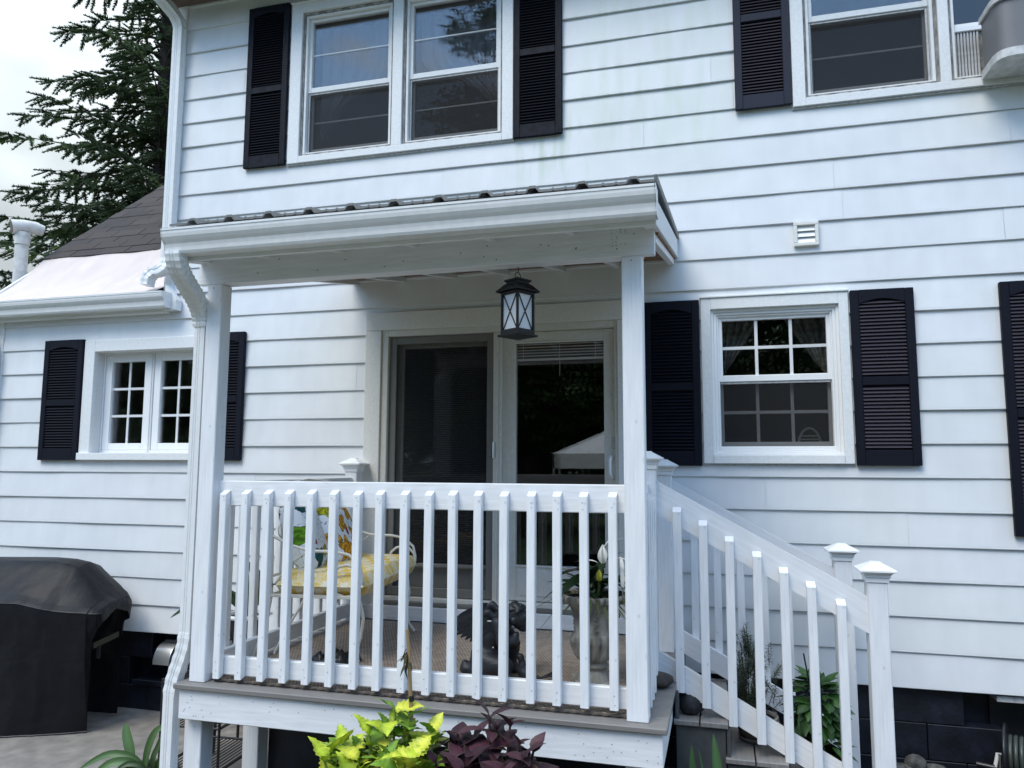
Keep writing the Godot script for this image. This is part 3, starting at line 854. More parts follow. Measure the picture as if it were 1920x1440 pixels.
func shutter(H: Node, x0: float, x1: float, y0: float, y1: float, fm: Material, sm: Material) -> void:
	var S := node("shutter", H)
	var st := 0.050
	var w := x1 - x0
	var h := y1 - y0
	var mid := y0 + h * 0.475
	var z0 := 0.014; var z1 := 0.046
	pbox("stile", x0, x0 + st, y0, y1, z0, z1, fm, S, 0.004); pbox("stile", x1 - st, x1, y0, y1, z0, z1, fm, S, 0.004)
	pbox("rail", x0 + st, x1 - st, y0, y0 + 0.095, z0, z1 - 0.001, fm, S, 0.002)
	pbox("rail", x0 + st, x1 - st, mid - 0.026, mid + 0.026, z0, z1 - 0.001, fm, S, 0.002)
	var poly := PackedVector2Array([Vector2(x0 + st, y1), Vector2(x0 + st, y1 - 0.085)])
	for i in 9:
		var k := i / 8.0
		poly.append(Vector2(lerpf(x0 + st + 0.012, x1 - st - 0.012, k), y1 - 0.082 + 0.024 * sin(PI * k)))
	poly.append(Vector2(x1 - st, y1 - 0.085)); poly.append(Vector2(x1 - st, y1))
	var m := MB.new(); m.prism(poly, z0, z1 - 0.001)
	part("rail", m, fm, S)
	var bk := MB.new(); bk.box(Vector3((x0 + x1) / 2, (y0 + y1) / 2, 0.018), Vector3(w - 0.06, h - 0.06, 0.004))
	part("backing", bk, M["shutter"], S)
	var sl := MB.new(); sl.box(Vector3.ZERO, Vector3(w - 2 * st - 0.002, 0.026, 0.0045), 0.001)
	var slm := sl.mesh()
	var b := Basis(Vector3.RIGHT, -0.75)
	for band in [[y0 + 0.105, mid - 0.034], [mid + 0.036, y1 - 0.068]]:
		var n := int((band[1] - band[0]) / 0.0212)
		for i in n:
			part("slat", slm, sm, S, Vector3((x0 + x1) / 2, lerpf(band[0], band[1], (i + 0.5) / n), 0.031 + rng.randf_range(-0.0006, 0.0006)), b)
	for q in [[x0 + 0.022, y0 + 0.03], [x1 - 0.022, y0 + 0.03], [x0 + 0.022, y1 - 0.03], [x1 - 0.022, y1 - 0.03]]:
		var sc := MB.new(); sc.tube([Vector3(q[0], q[1], z1 - 0.001), Vector3(q[0], q[1], z1 + 0.002)], 0.005, 8)
		part("screw", sc, fm, S)

func door(H: Node) -> void:
	var D := node("sliding_door", H)
	D.set_meta("label", "cream sliding patio door, a dark insect screen over its left half")
	var T: Material = M["door"]
	pbox("casing", -2.487, -2.362, 0.80, 2.855, -0.02, 0.030, M["trim_cream"], D); pbox("casing", -0.64, -0.545, 0.80, 2.855, -0.02, 0.030, M["trim_cream"], D)
	pbox("casing", -2.487, -0.545, 2.857, 2.99, -0.02, 0.030, M["trim_cream"], D)
	pbox("threshold", -2.40, -0.60, 0.80, 0.905, -0.1, 0.016, M["door"], D); pbox("track", -2.36, -0.64, 0.905, 0.93, -0.09, 0.03, M["screen_frame"], D)
	frame4(D, "frame", -2.362, -0.64, 0.93, 2.857, 0.05, 0.022, 0.03, 0.045, -0.12, 0.012, T)
	pbox("mullion", -1.513, -1.455, 0.96, 2.812, -0.11, 0.0, T, D); pbox("mullion", -1.49, -1.478, 0.96, 2.812, 0.0, 0.010, T, D)
	# right leaf
	frame4(D, "leaf_frame", -1.455, -0.662, 0.965, 2.81, 0.095, 0.08, 0.23, 0.075, -0.085, -0.04, T)
	pbox("glazing_bead", -1.365, -0.737, 1.19, 1.205, -0.042, -0.032, T, D); pbox("glazing_bead", -1.365, -0.737, 2.728, 2.743, -0.042, -0.032, T, D)
	pbox("kick_panel", -1.34, -0.76, 1.0, 1.17, -0.041, -0.034, T, D, 0.004)
	pane(D, -1.36, -0.742, 1.195, 2.735, -0.050, M["glass"]); pane(D, -1.36, -0.742, 1.195, 2.735, -0.075, M["glass"])
	for i in 5:
		pbox("blind_slat", -1.355, -0.747, 2.64 + 0.02 * i, 2.646 + 0.02 * i, -0.070, -0.058, M["blind"], D, 0.001)
	pbox("blind_bar", -1.357, -0.745, 2.608, 2.624, -0.071, -0.057, M["blind"], D, 0.002)
	for x in [-1.31, -1.05, -0.80]: pbox("blind_cord", x - 0.002, x + 0.002, 2.62, 2.735, -0.057, -0.055, M["blind"], D, 0.0)
	pbox("blind_cord", -1.052, -1.049, 2.50, 2.61, -0.064, -0.061, M["blind"], D, 0.0)
	# left leaf with closed blinds behind a dark screen
	frame4(D, "leaf_frame", -2.312, -1.513, 0.965, 2.81, 0.09, 0.06, 0.22, 0.08, -0.11, -0.07, T)
	pane(D, -2.23, -1.56, 1.17, 2.74, -0.085, M["glass"]); pane(D, -2.23, -1.56, 1.17, 2.74, -0.100, M["glass"])
	var sl := MB.new(); sl.box(Vector3.ZERO, Vector3(0.66, 0.015, 0.0015))
	var slm := sl.mesh()
	for i in 118: part("blind_slat", slm, M["blind_dark"], D, Vector3(-1.893, 1.178 + 0.0132 * i, -0.095), Basis(Vector3.RIGHT, -1.0))
	frame4(D, "screen_frame", -2.312, -1.513, 0.965, 2.81, 0.055, 0.052, 0.06, 0.055, -0.045, -0.018, M["screen_frame"])
	pbox("screen_rail", -2.257, -1.565, 1.165, 1.19, -0.044, -0.020, M["screen_frame"], D)
	pane(D, -2.26, -1.56, 1.02, 2.76, -0.033, M["screen_door"], "insect_screen")
	pbox("screen_latch", -1.548, -1.522, 1.94, 2.03, -0.018, 0.004, M["screen_frame"], D); pbox("screen_pull", -1.512, -1.500, 1.93, 2.04, 0.0, 0.022, M["vinyl"], D)
	var hm := MB.new()
	hm.tube([Vector3(-0.69, 1.94, -0.04), Vector3(-0.692, 1.935, 0.0), Vector3(-0.697, 1.91, 0.02), Vector3(-0.697, 1.83, 0.02), Vector3(-0.69, 1.80, 0.0), Vector3(-0.685, 1.795, -0.04)], 0.011, 8)
	part("handle", hm, M["vinyl"], D)
	pbox("lock", -0.692, -0.668, 1.99, 2.07, -0.042, -0.028, M["alum"], D)

func foundation(H: Node) -> void:
	var F := node("foundation", H)
	F.set_meta("label", "foundation of dark navy painted concrete blocks under the siding")
	var holes := [[-4.40, -3.95, 0.215, 0.56], [1.51, 2.3, 0.2, 0.56]]
	for r in 3:
		var x := -5.86 - 0.2 * (r % 2)
		while x < 3.4:
			var a := maxf(x, -5.86)
			var y0 := 0.205 * r - 0.02; var y1 := minf(0.205 * (r + 1) - 0.028, 0.585)
			var mid := x + 0.2
			var skip := false
			for h in holes:
				if mid > h[0] and mid < h[1] and r >= 1: skip = true
			if not skip:
				var m := MB.new(); m.box(Vector3.ZERO, Vector3(x + 0.396 - a, y1 - y0 + 0.003, 0.2), 0.003)
				part("block", m, M["block"], F, Vector3((a + x + 0.394) / 2, (y0 + y1) / 2, -0.14 + rng.randf_range(-0.002, 0.002)))
			x += 0.40
	pbox("mortar", -5.86, 3.4, -0.1, 0.585, -0.26, -0.18, M["block"], F, 0.0)
	# dryer vent hood in the dark basement opening at left
	pbox("sill", -4.42, -3.96, 0.185, 0.225, -0.2, -0.02, M["block"], F)
	var m := MB.new()
	var hr := []
	for i in 9:
		var q := PI * 0.5 * i / 8.0
		var yy := 0.355 + 0.150 * cos(q * 0.98); var zz := -0.10 + 0.125 * sin(q)
		hr.append(PackedVector3Array([Vector3(-4.20, yy, zz), Vector3(-4.197, yy + 0.003, zz + 0.003), Vector3(-4.058, yy + 0.003, zz + 0.003), Vector3(-4.055, yy, zz)]))
		if i > 0:
			m.tri(hr[i - 1][0], Vector3(-4.20, 0.355, -0.10), hr[i][0]); m.tri(hr[i - 1][3], hr[i][3], Vector3(-4.055, 0.355, -0.10))
	m.grid(hr, false, [], true)
	var vh := part("vent_hood", m, M["hood_metal"], F)
	vh.set_meta("label", "shiny metal dryer vent hood in the dark opening")
	pbox("vent_collar", -4.20, -4.055, 0.33, 0.515, -0.14, -0.10, M["hood_metal"], F)
	# basement window at right with a pale frame
	pbox("basement_window_frame", 1.50, 2.3, 0.545, 0.58, -0.14, -0.01, M["alum"], F)
	pbox("basement_window_pane", 1.50, 2.3, 0.2, 0.545, -0.16, -0.15, M["plastic_black"], F, 0.0)

# ------------------------------------------------------------------ porch
func newel(P: Node, x: float, z: float, y0: float, y1: float, w := 0.09) -> void:
	var N := node("newel_post", P)
	pbox("post_shaft", x - w / 2, x + w / 2, y0, y1, z - w / 2, z + w / 2, M["paint_upright"], N, 0.004)
	var m := MB.new()
	var s := w / 2
	var rows := []
	for q in [[s + 0.003, 0.0], [s + 0.006, 0.0], [s + 0.006, 0.02], [s + 0.012, 0.024], [s + 0.012, 0.034], [s + 0.024, 0.046], [s + 0.038, 0.050], [s + 0.038, 0.058], [0.026, 0.088], [0.024, 0.092], [0.0, 0.092]]:
		rows.append(q)
	for i in rows.size() - 1:
		var a: float = rows[i][0]; var ya: float = rows[i][1]; var b: float = rows[i + 1][0]; var yb: float = rows[i + 1][1]
		var c4 := [Vector2(-1, 1), Vector2(1, 1), Vector2(1, -1), Vector2(-1, -1)]
		for k in 4:
			var p: Vector2 = c4[k]; var q: Vector2 = c4[(k + 1) % 4]
			m.quad(Vector3(p.x * a, ya, p.y * a), Vector3(q.x * a, ya, q.y * a), Vector3(q.x * b, yb, q.y * b), Vector3(p.x * b, yb, p.y * b))
	part("post_cap", m, M["vinyl"], N, Vector3(x, y1 - 0.022, z))

func baluster_mesh(h: float, w := 0.038) -> ArrayMesh:      # front face along +z; the top is cut on a slant towards the viewer
	var m := MB.new()
	var s := w / 2
	var b := 0.003
	var oct := [Vector2(-s + b, s), Vector2(s - b, s), Vector2(s, s - b), Vector2(s, -s + b), Vector2(s - b, -s), Vector2(-s + b, -s), Vector2(-s, -s + b), Vector2(-s, s - b)]
	var slope := 0.55
	for i in 8:
		var p: Vector2 = oct[i]; var q: Vector2 = oct[(i + 1) % 8]
		m.quad(Vector3(p.x, 0.012 * (s - p.y) / w, p.y), Vector3(q.x, 0.012 * (s - q.y) / w, q.y), Vector3(q.x, h + (s - q.y) * slope, q.y), Vector3(p.x, h + (s - p.y) * slope, p.y))
	for i in range(1, 7):
		var p: Vector2 = oct[0]; var q: Vector2 = oct[i]; var r: Vector2 = oct[i + 1]
		m.tri(Vector3(p.x, h + (s - p.y) * slope, p.y), Vector3(q.x, h + (s - q.y) * slope, q.y), Vector3(r.x, h + (s - r.y) * slope, r.y))
		m.tri(Vector3(p.x, 0.012 * (s - p.y) / w, p.y), Vector3(r.x, 0.012 * (s - r.y) / w, r.y), Vector3(q.x, 0.012 * (s - q.y) / w, q.y))
	return m.mesh()

func screws(parent: Node, pts: Array, mat: Material, r := 0.004) -> void:
	var m := MB.new()
	for p in pts:
		m.tube([p - Vector3(0, 0, 0.001), p + Vector3(0, 0, 0.0015)], r, 7)
	var o := part("screw_heads", m, mat, parent)
	o.set_meta("kind", "stuff")

func porch() -> void:
	var P := thing("porch", "white wooden porch with a low metal roof, front railing and grey deck", "porch")
	# deck
	var z := 1.752
	var n := 0
	while z > 0.03:
		var a := maxf(z - 0.138, 0.02)
		pbox("deck_board", -2.632, -0.232, 0.775, 0.80, a, z, M["deck"], P, 0.004)
		z -= 0.143; n += 1
	pbox("rim_board", -2.612, -0.252, 0.628, 0.772, 1.69, 1.728, M["paint"], P, 0.004)
	pbox("rim_board", -2.612, -2.574, 0.628, 0.772, 0.03, 1.69, M["paint"], P, 0.004)
	pbox("rim_board", -0.290, -0.252, 0.628, 0.772, 0.03, 1.69, M["paint"], P, 0.004)
	pbox("house_band", -2.60, -0.26, 0.805, 0.90, 0.017, 0.045, M["paint"], P, 0.003)
	var jm := MB.new(); jm.box(Vector3.ZERO, Vector3(0.036, 0.14, 1.64), 0.0)
	for i in 5: part("joist", jm, M["soffit_brown"], P, Vector3(-2.22 + 0.4 * i, 0.70, 0.86))
	for q in [[-2.62, 1.61], [-2.60, 1.14], [-0.42, 1.55]]:
		pbox("support_post", q[0] - 0.005, q[0] + 0.095, 0.0, 0.627 if q[1] > 1.5 else 0.77, q[1] - 0.05, q[1] + 0.05, M["paint_upright"], P, 0.004)
	pbox("skirt_board", -2.50, -0.30, 0.0, 0.628, 1.075, 1.095, M["block"], P, 0.002)
	# posts, beam
	pbox("post", -2.581, -2.492, 0.80, 2.82, 1.612, 1.700, M["paint_upright"], P, 0.004)
	pbox("post", -0.404, -0.312, 0.80, 2.82, 1.612, 1.700, M["paint_upright"], P, 0.004)
	pbox("beam", -2.636, -0.254, 2.82, 2.972, 1.664, 1.702, M["paint"], P, 0.003)
	pbox("beam", -2.60, -0.31, 2.822, 2.972, 1.610, 1.6635, M["paint"], P, 0.003)
	var pts := []
	for i in 16: pts.append(Vector3(lerpf(-2.5, -0.4, rng.randf()), rng.randf_range(2.84, 2.95), 1.702))
	pts.append_array([Vector3(-0.36, 2.80, 1.70), Vector3(-0.345, 2.92, 1.702), Vector3(-2.54, 2.80, 1.70)])
	screws(P, pts, M["screw"], 0.0035)
	pts = []
	for i in 26: pts.append(Vector3(-0.445 + 0.020 * (i % 4) + rng.randf_range(-0.004, 0.004), 2.95 - rng.randf() * 0.10, 1.7018))
	screws(P, pts, M["bronze_rub"], 0.0017)
	# roof: rafters at slope 0.195
	var S := 0.195
	var R := node("roof", P)
	R.set_meta("label", "shallow porch roof of dark ribbed metal with a white gutter")
	var yb0 := 3.262
	for x in [-2.58, -2.205, -1.805, -1.41, -1.012, -0.63, -0.275]:
		var m := MB.new(); m.bar(Vector3(x, yb0 + 0.015, 0.02), Vector3(x, yb0 + 0.015 - S * 1.58, 1.605), 0.038, 0.13, 0.003)
		m.bar(Vector3(x, yb0 + 0.045 - S * 1.58, 1.600), Vector3(x, yb0 + 0.045 - S * 1.85, 1.868), 0.038, 0.085, 0.003)
		part("rafter", m, M["paint"], R)
	pbox("ledger", -2.60, -0.25, yb0 - 0.01, yb0 + 0.10, 0.016, 0.05, M["paint"], R)
	var ply := MB.new(); ply.bar(Vector3(-1.425, yb0 - 0.008, 0.02), Vector3(-1.425, yb0 - 0.008 - S * 1.58, 1.60), 2.36, 0.012, 0.0)
	part("underside_board", ply, M["plywood"], R)
	for x in [-2.612, -0.243]:
		var m := MB.new(); m.bar(Vector3(x, yb0 + 0.058, 0.018), Vector3(x, yb0 + 0.058 - S * 1.85, 1.868), 0.024, 0.118, 0.003)
		part("rake_board", m, M["paint"], R)
	pbox("fascia", -2.624, -0.231, yb0 - S * 1.87 - 0.002, yb0 - S * 1.87 + 0.115, 1.87, 1.890, M["paint"], R)
	pbox("soffit_board", -2.60, -0.256, 2.975, 2.985, 1.706, 1.868, M["paint"], R)
	# ribbed metal sheet: major ribs every 0.22 m
	var ms := MB.new()
	var xs := []
	var ribs := [-2.50]
	for i in 10: ribs.append(-2.288 + 0.2185 * i)
	xs.append([-2.63, 0.0])
	for r in ribs:
		xs.append_array([[r - 0.030, 0.0], [r - 0.014, 0.020], [r + 0.014, 0.020], [r + 0.030, 0.0]])
		if r < -0.4: xs.append_array([[r + 0.085, 0.0], [r + 0.092, 0.005], [r + 0.100, 0.0], [r + 0.14, 0.0], [r + 0.147, 0.005], [r + 0.155, 0.0]])
	xs.append([-0.232, 0.0])
	var yt := 3.398
	var SM := 0.1675
	for i in xs.size() - 1:
		var a: Array = xs[i]; var b: Array = xs[i + 1]
		var jit := 0.0
		for th in [0.0, -0.002]:
			var A := Vector3(a[0], yt + a[1] + th, 0.02); var B := Vector3(b[0], yt + b[1] + th, 0.02)
			var C := Vector3(b[0], yt - SM * 1.925 + b[1] + th, 1.945); var Dd := Vector3(a[0], yt - SM * 1.925 + a[1] + th, 1.945)
			if th == 0.0: ms.quad(Dd, C, B, A)
			else: ms.quad(A, B, C, Dd)
		ms.quad(Vector3(a[0], yt - SM * 1.925 + a[1] - 0.012, 1.946), Vector3(b[0], yt - SM * 1.925 + b[1] - 0.012, 1.946), Vector3(b[0], yt - SM * 1.925 + b[1], 1.946), Vector3(a[0], yt - SM * 1.925 + a[1], 1.946))
	part("metal_sheet", ms, M["metal_roof"], R)
	var ef := MB.new(); ef.bar(Vector3(-0.228, yt + 0.004, 0.02), Vector3(-0.228, yt + 0.004 - SM * 1.92, 1.94), 0.014, 0.034, 0.002)
	part("edge_flashing", ef, M["metal_roof"], R)
	var fl := MB.new(); fl.bar(Vector3(-2.63, yt + 0.02, 0.025), Vector3(-0.23, yt + 0.02, 0.025), 0.02, 0.03, 0.002)
	part("wall_flashing", fl, M["metal_roof"], R)
	gutter(R, "gutter", -2.632, -0.226, 1.892, 2.915, 0.112)
	# downspout with two elbows
	var D := node("downspout", P)
	D.set_meta("label", "white porch downspout with ribbed elbows beside the left post")
	var d := MB.new()
	var arc := []
	var bz := Curve3D.new()
	bz.add_point(Vector3(-2.578, 2.93, 1.952), Vector3.ZERO, Vector3(0, -0.15, 0)); bz.add_point(Vector3(-2.622, 2.60, 1.668), Vector3(0, 0.17, 0), Vector3.ZERO)
	for i in 31: arc.append(bz.sample(0, i / 30.0))
	d.rect_tube(arc, 0.078, 0.060, Vector3(1, 0, 0), 0.09)
	part("upper_elbow", d, M["gutter"], D)
	d = MB.new(); d.rect_tube([Vector3(-2.622, 2.62, 1.668), Vector3(-2.626, 1.02, 1.668)], 0.062, 0.05, Vector3(1, 0, 0))
	part("pipe", d, M["gutter"], D)
	d = MB.new(); arc = []
	for i in 13:
		var k := i / 12.0
		arc.append(Vector3(lerpf(-2.626, -2.688, smoothstep(0.05, 0.95, k)), lerpf(1.03, 0.72, k), 1.670 + 0.012 * k))
	d.rect_tube(arc, 0.064, 0.052, Vector3(1, 0, 0), 0.09)
	part("lower_elbow", d, M["gutter"], D)
	d = MB.new(); d.rect_tube([Vector3(-2.688, 0.73, 1.682), Vector3(-2.690, 0.03, 1.682)], 0.062, 0.055, Vector3(1, 0, 0))
	part("lower_pipe", d, M["gutter"], D)
	# front railing
	var RL := node("railing", P)
	pbox("top_rail", -2.512, -0.404, 1.668, 1.795, 1.612, 1.648, M["paint"], RL, 0.004)
	pbox("bottom_rail", -2.512, -0.404, 0.832, 0.922, 1.612, 1.648, M["paint"], RL, 0.004)
	var bm := baluster_mesh(0.905)
	var sp := []
	for i in 17:
		var x := -2.437 + 0.12345 * i + rng.randf_range(-0.003, 0.003)
		part("baluster", bm, M["rail_white"], RL, Vector3(x, 0.824 + 0.0008 * i + rng.randf_range(-0.003, 0.003), 1.669), Basis(Vector3.BACK, rng.randf_range(-0.003, 0.003)))
		for yy in [0.86, 0.895, 1.69, 1.715]:
			if rng.randf() < 0.75: sp.append(Vector3(x + rng.randf_range(-0.008, 0.008), yy + rng.randf_range(-0.008, 0.008), 1.6885))
	screws(RL, sp, M["alum"], 0.003)
	# left side railing
	RL = node("railing", P)
	pbox("top_rail", -2.535, -2.499, 1.665, 1.79, 0.155, 1.61, M["paint"], RL, 0.004)
	pbox("bottom_rail", -2.535, -2.499, 0.832, 0.922, 0.155, 1.61, M["paint"], RL, 0.004)
	for i in 11: part("baluster", bm, M["rail_white"], RL, Vector3(-2.555, 0.826, 0.23 + 0.123 * i + rng.randf_range(-0.003, 0.003)), Basis(Vector3.UP, -PI / 2))
	newel(P, -2.515, 0.105, 0.80, 1.853)
	# right side railing, short, from the corner post to the newel at the head of the steps
	RL = node("railing", P)
	pbox("top_rail", -0.385, -0.350, 1.665, 1.79, 1.09, 1.61, M["paint"], RL, 0.004)
	pbox("bottom_rail", -0.385, -0.350, 0.832, 0.922, 1.09, 1.61, M["paint"], RL, 0.004)
	for i in 4: part("baluster", bm, M["rail_white"], RL, Vector3(-0.331, 0.815, 1.17 + 0.115 * i), Basis(Vector3.UP, PI / 2))
	RL = node("railing", P)
	pbox("top_rail", -0.338, -0.302, 1.665, 1.79, 0.03, 0.35, M["paint"], RL, 0.004)
	pbox("bottom_rail", -0.338, -0.302, 0.832, 0.922, 0.03, 0.35, M["paint"], RL, 0.004)
	for i in 2: part("baluster", bm, M["rail_white"], RL, Vector3(-0.282, 0.815, 0.13 + 0.12 * i), Basis(Vector3.UP, PI / 2))
	var ps := []
	for i in 40: ps.append(Vector3(lerpf(-2.58, -0.3, pow(rng.randf(), 1.0)), rng.randf_range(0.65, 0.75), 1.728))
	for i in 12: ps.append(Vector3(rng.randf_range(-2.6, -2.45) if i < 6 else rng.randf_range(-0.40, -0.27), rng.randf_range(0.645, 0.755), 1.728))
	screws(P, ps, M["alum"], 0.0035)

func steps() -> void:
	var S := thing("porch_steps", "grey wooden steps with white railings going down right from the porch", "steps")
	var ends := [-0.232, 0.012, 0.285, 0.560, 0.835]
	var ys := [0.80, 0.640, 0.482, 0.324, 0.166]
	for i in range(1, 5):
		var a: float = ends[i - 1] + (0.004 if i > 1 else 0.006); var b: float = ends[i]
		var mid := (a - 0.03 + b) / 2
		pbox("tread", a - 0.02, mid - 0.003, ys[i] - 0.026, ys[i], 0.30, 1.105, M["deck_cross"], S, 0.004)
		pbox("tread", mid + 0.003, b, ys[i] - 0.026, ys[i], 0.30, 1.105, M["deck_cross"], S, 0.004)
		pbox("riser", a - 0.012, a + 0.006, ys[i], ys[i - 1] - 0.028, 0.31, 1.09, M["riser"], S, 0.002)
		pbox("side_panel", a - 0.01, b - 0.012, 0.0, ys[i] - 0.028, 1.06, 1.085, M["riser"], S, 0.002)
	# newels and sloping rails
	newel(S, -0.362, 1.045, 0.80, 1.885)
	newel(S, -0.322, 0.39, 0.80, 1.848)
	newel(S, 0.713, 1.005, 0.0, 1.355)
	newel(S, 0.655, 0.36, 0.0, 1.378, 0.094)
	var k := -0.547
	for side in 2:
		var z := 1.015 if side == 0 else 0.37
		var L := node("railing", S)
		var xa := -0.318 if side == 0 else -0.277
		var xb := 0.672 if side == 0 else 0.61
		var yt := 1.802 if side == 0 else 1.795
		var yl := 0.945
		for e in [[yt, 0.172, "top_rail"], [yl, 0.125, "bottom_rail"]]:
			var m := MB.new()
			var xe := xb if e[2] == "top_rail" else xb + 0.0
			var th := atan(k)
			var poly := PackedVector2Array()
			for q in [Vector2(xa, e[0]), Vector2(xe, e[0] + k * (xe - xa)), Vector2(xe, e[0] + k * (xe - xa) - e[1]), Vector2(xa, e[0] - e[1])]: poly.append(q.rotated(-th))
			m.prism(poly, z - 0.018, z + 0.018)
			part(e[2], m, M["paint"], L, Vector3.ZERO, Basis(Vector3.BACK, th))
		var bm := baluster_mesh(0.885, 0.042)
		if side == 0:
			var bx := [-0.212, -0.087, 0.037, 0.167, 0.293, 0.418, 0.546]
			for i in bx.size():
				part("baluster", bm, M["rail_white"], L, Vector3(bx[i], 0.764 - 0.0705 * i + rng.randf_range(-0.004, 0.004), z + 0.040), Basis(Vector3.BACK, rng.randf_range(-0.004, 0.004)))
		else:
			for i in 6:
				part("baluster", bm, M["rail_white"], L, Vector3(-0.155 + 0.130 * i, 0.775 - 0.0711 * i, z - 0.040), Basis(Vector3.UP, PI))

# ------------------------------------------------------------------ things on and under the porch
func furniture() -> void:
	# lantern
	var L := thing("hanging_lantern", "dark metal lantern with frosted panes hanging from the porch beam", "lantern", Vector3(-0.905, 2.482, 1.635), deg_to_rad(59))
	var m := MB.new(); m.box(Vector3(0, 0.006, 0), Vector3(0.150, 0.010, 0.150), 0.003); m.box(Vector3(0, 0.022, 0), Vector3(0.126, 0.026, 0.126), 0.003)
	part("base", m, M["lantern_iron"], L)
	L.scale = Vector3(0.93, 0.97, 0.93)
	for sx in [-1, 1]:
		for sz in [-1, 1]:
			m = MB.new(); m.box(Vector3(sx * 0.056, 0.122, sz * 0.056), Vector3(0.013, 0.19, 0.013), 0.003)
			part("corner_bar", m, M["lantern_iron"], L)
	for f in 4:
		var b := Basis(Vector3.UP, f * PI / 2)
		m = MB.new(); m.box(Vector3(0, 0.122, 0.050), Vector3(0.100, 0.176, 0.003))
		part("frosted_pane", m, M["frosted"], L, Vector3.ZERO, b)
		for s in [-1, 1]:
			m = MB.new(); m.bar(Vector3(-0.048 * s, 0.036, 0.054), Vector3(0.048 * s, 0.208, 0.054), 0.004, 0.005, 0.0, Vector3(0, 0, 1))
			part("cross_bar", m, M["lantern_iron"], L, Vector3.ZERO, b)
	m = MB.new(); m.box(Vector3(0, 0.215, 0), Vector3(0.126, 0.016, 0.126), 0.003)
	for q in [[0.080, 0.222, 0.080, 0.228], [0.080, 0.228, 0.048, 0.262], [0.048, 0.262, 0.042, 0.264], [0.042, 0.264, 0.042, 0.276], [0.05, 0.276, 0.05, 0.284], [0.05, 0.284, 0.0, 0.286]]:
		var c4 := [Vector2(-1, 1), Vector2(1, 1), Vector2(1, -1), Vector2(-1, -1)]
		for k in 4:
			var p: Vector2 = c4[k]; var r: Vector2 = c4[(k + 1) % 4]
			m.quad(Vector3(p.x * q[0], q[1], p.y * q[0]), Vector3(r.x * q[0], q[1], r.y * q[0]), Vector3(r.x * q[2], q[3], r.y * q[2]), Vector3(p.x * q[2], q[3], p.y * q[2]))
	part("lantern_roof", m, M["lantern_iron"], L)
	m = MB.new()
	var ring := []
	for i in 15: ring.append(Vector3(0.020 * sin(TAU * i / 14.0), 0.304 - 0.020 * cos(TAU * i / 14.0), 0))
	m.tube(ring, 0.0022, 6, false); m.tube([Vector3(0, 0.32, 0), Vector3(0.004, 0.335, 0.003), Vector3(0, 0.352, 0)], 0.002, 6)
	part("hanging_ring", m, M["lantern_iron"], L)
	# rug
	var G := thing("rug", "brown woven rug covering the porch deck", "rug")
	m = MB.new(); m.box(Vector3(-1.43, 0.8045, 0.875), Vector3(2.06, 0.007, 1.56), 0.002)
	part("weave", m, M["rug"], G)
	m = MB.new()
	var pts := []
	for i in 150: pts.append(Vector3(-2.46 + 2.06 * i / 149.0, 0.8085 + 0.003 * sin(i * 1.9), 1.660 + 0.0025 * sin(i * 1.9 + 1.0)))
	m.tube(pts, 0.0085, 6)
	part("rope_edge", m, M["rug_edge"], G)
	bench()
	statue()
	# small dark things on the rug
	m = MB.new()
	blob(m, [[Vector3(0, 0.028, 0), 0.030], [Vector3(-0.004, 0.062, 0.0), 0.022], [Vector3(-0.012, 0.098, 0.004), 0.018], [Vector3(-0.022, 0.106, 0.006), 0.010], [Vector3(0.018, 0.016, 0.01), 0.022], [Vector3(-0.03, 0.04, 0.01), 0.009]])
	var o := part("ornament", m, M["statue"], self, Vector3(-0.985, 0.81, 1.20))
	tag(o, "small dark upright ornament on the rug in front of the kneeling cherub", "ornament")
	m = MB.new()
	m.tube([Vector3(-0.07, 0.03, 0.0), Vector3(-0.04, 0.018, 0.01), Vector3(0.0, 0.010, 0.02), Vector3(0.05, 0.028, -0.02), Vector3(0.085, 0.045, -0.05)], 0.006, 7)
	m.tube([Vector3(-0.06, 0.008, 0.03), Vector3(0.0, 0.012, 0.022), Vector3(0.07, 0.022, 0.0)], 0.005, 7)
	o = part("forked_stick", m, M["plastic_black"], self, Vector3(-0.885, 0.81, 1.20))
	tag(o, "black forked wire lying on the rug beside the stone urn", "stick")
	m = MB.new()
	var cf := FastNoiseLite.new(); cf.seed = 6; cf.frequency = 13.0; cf.fractal_octaves = 3
	var crow := []
	for i in 23:
		var r := PackedVector3Array()
		for j in 19:
			var u := i / 22.0 * 2.0 - 1.0; var w := j / 18.0 * 2.0 - 1.0
			var e := clampf(1.0 - maxf(u * u, w * w), 0.0, 1.0)
			var px := u * 0.13 * (1.0 + 0.25 * cf.get_noise_2d(w * 0.2, 3.0)); var pz := w * 0.09 * (1.0 + 0.3 * cf.get_noise_2d(u * 0.2, 9.0))
			r.append(Vector3(px, 0.004 + sqrt(e) * (0.032 + 0.022 * smoothstep(-0.2, 0.7, u) + 0.055 * cf.get_noise_2d(px, pz)), pz))
		crow.append(r)
	m.grid(crow, false, [], true)
	o = part("black_cloth", m, M["plastic_black"], self, Vector3(-2.06, 0.807, 1.20))
	tag(o, "crumpled black cloth on the rug under the bench", "cloth")
	urn()
	# stones
	o = part("dark_stone", stone_mesh(0.070, 0.062, 3), M["stone_dark"], self, Vector3(-0.165, 0.698, 0.985))
	tag(o, "round dark grey stone on the top step", "stone")
	o = part("brown_stone", stone_mesh(0.072, 0.036, 5), M["stone_brown"], self, Vector3(-0.315, 0.836, 1.145))
	tag(o, "flat brown stone at the deck edge behind the corner post", "stone")
	o = part("grey_stone", stone_mesh(0.045, 0.036, 8), M["stone_grey"], self, Vector3(-0.105, 0.676, 0.56))
	tag(o, "small grey stone on the top step near the house wall", "stone")
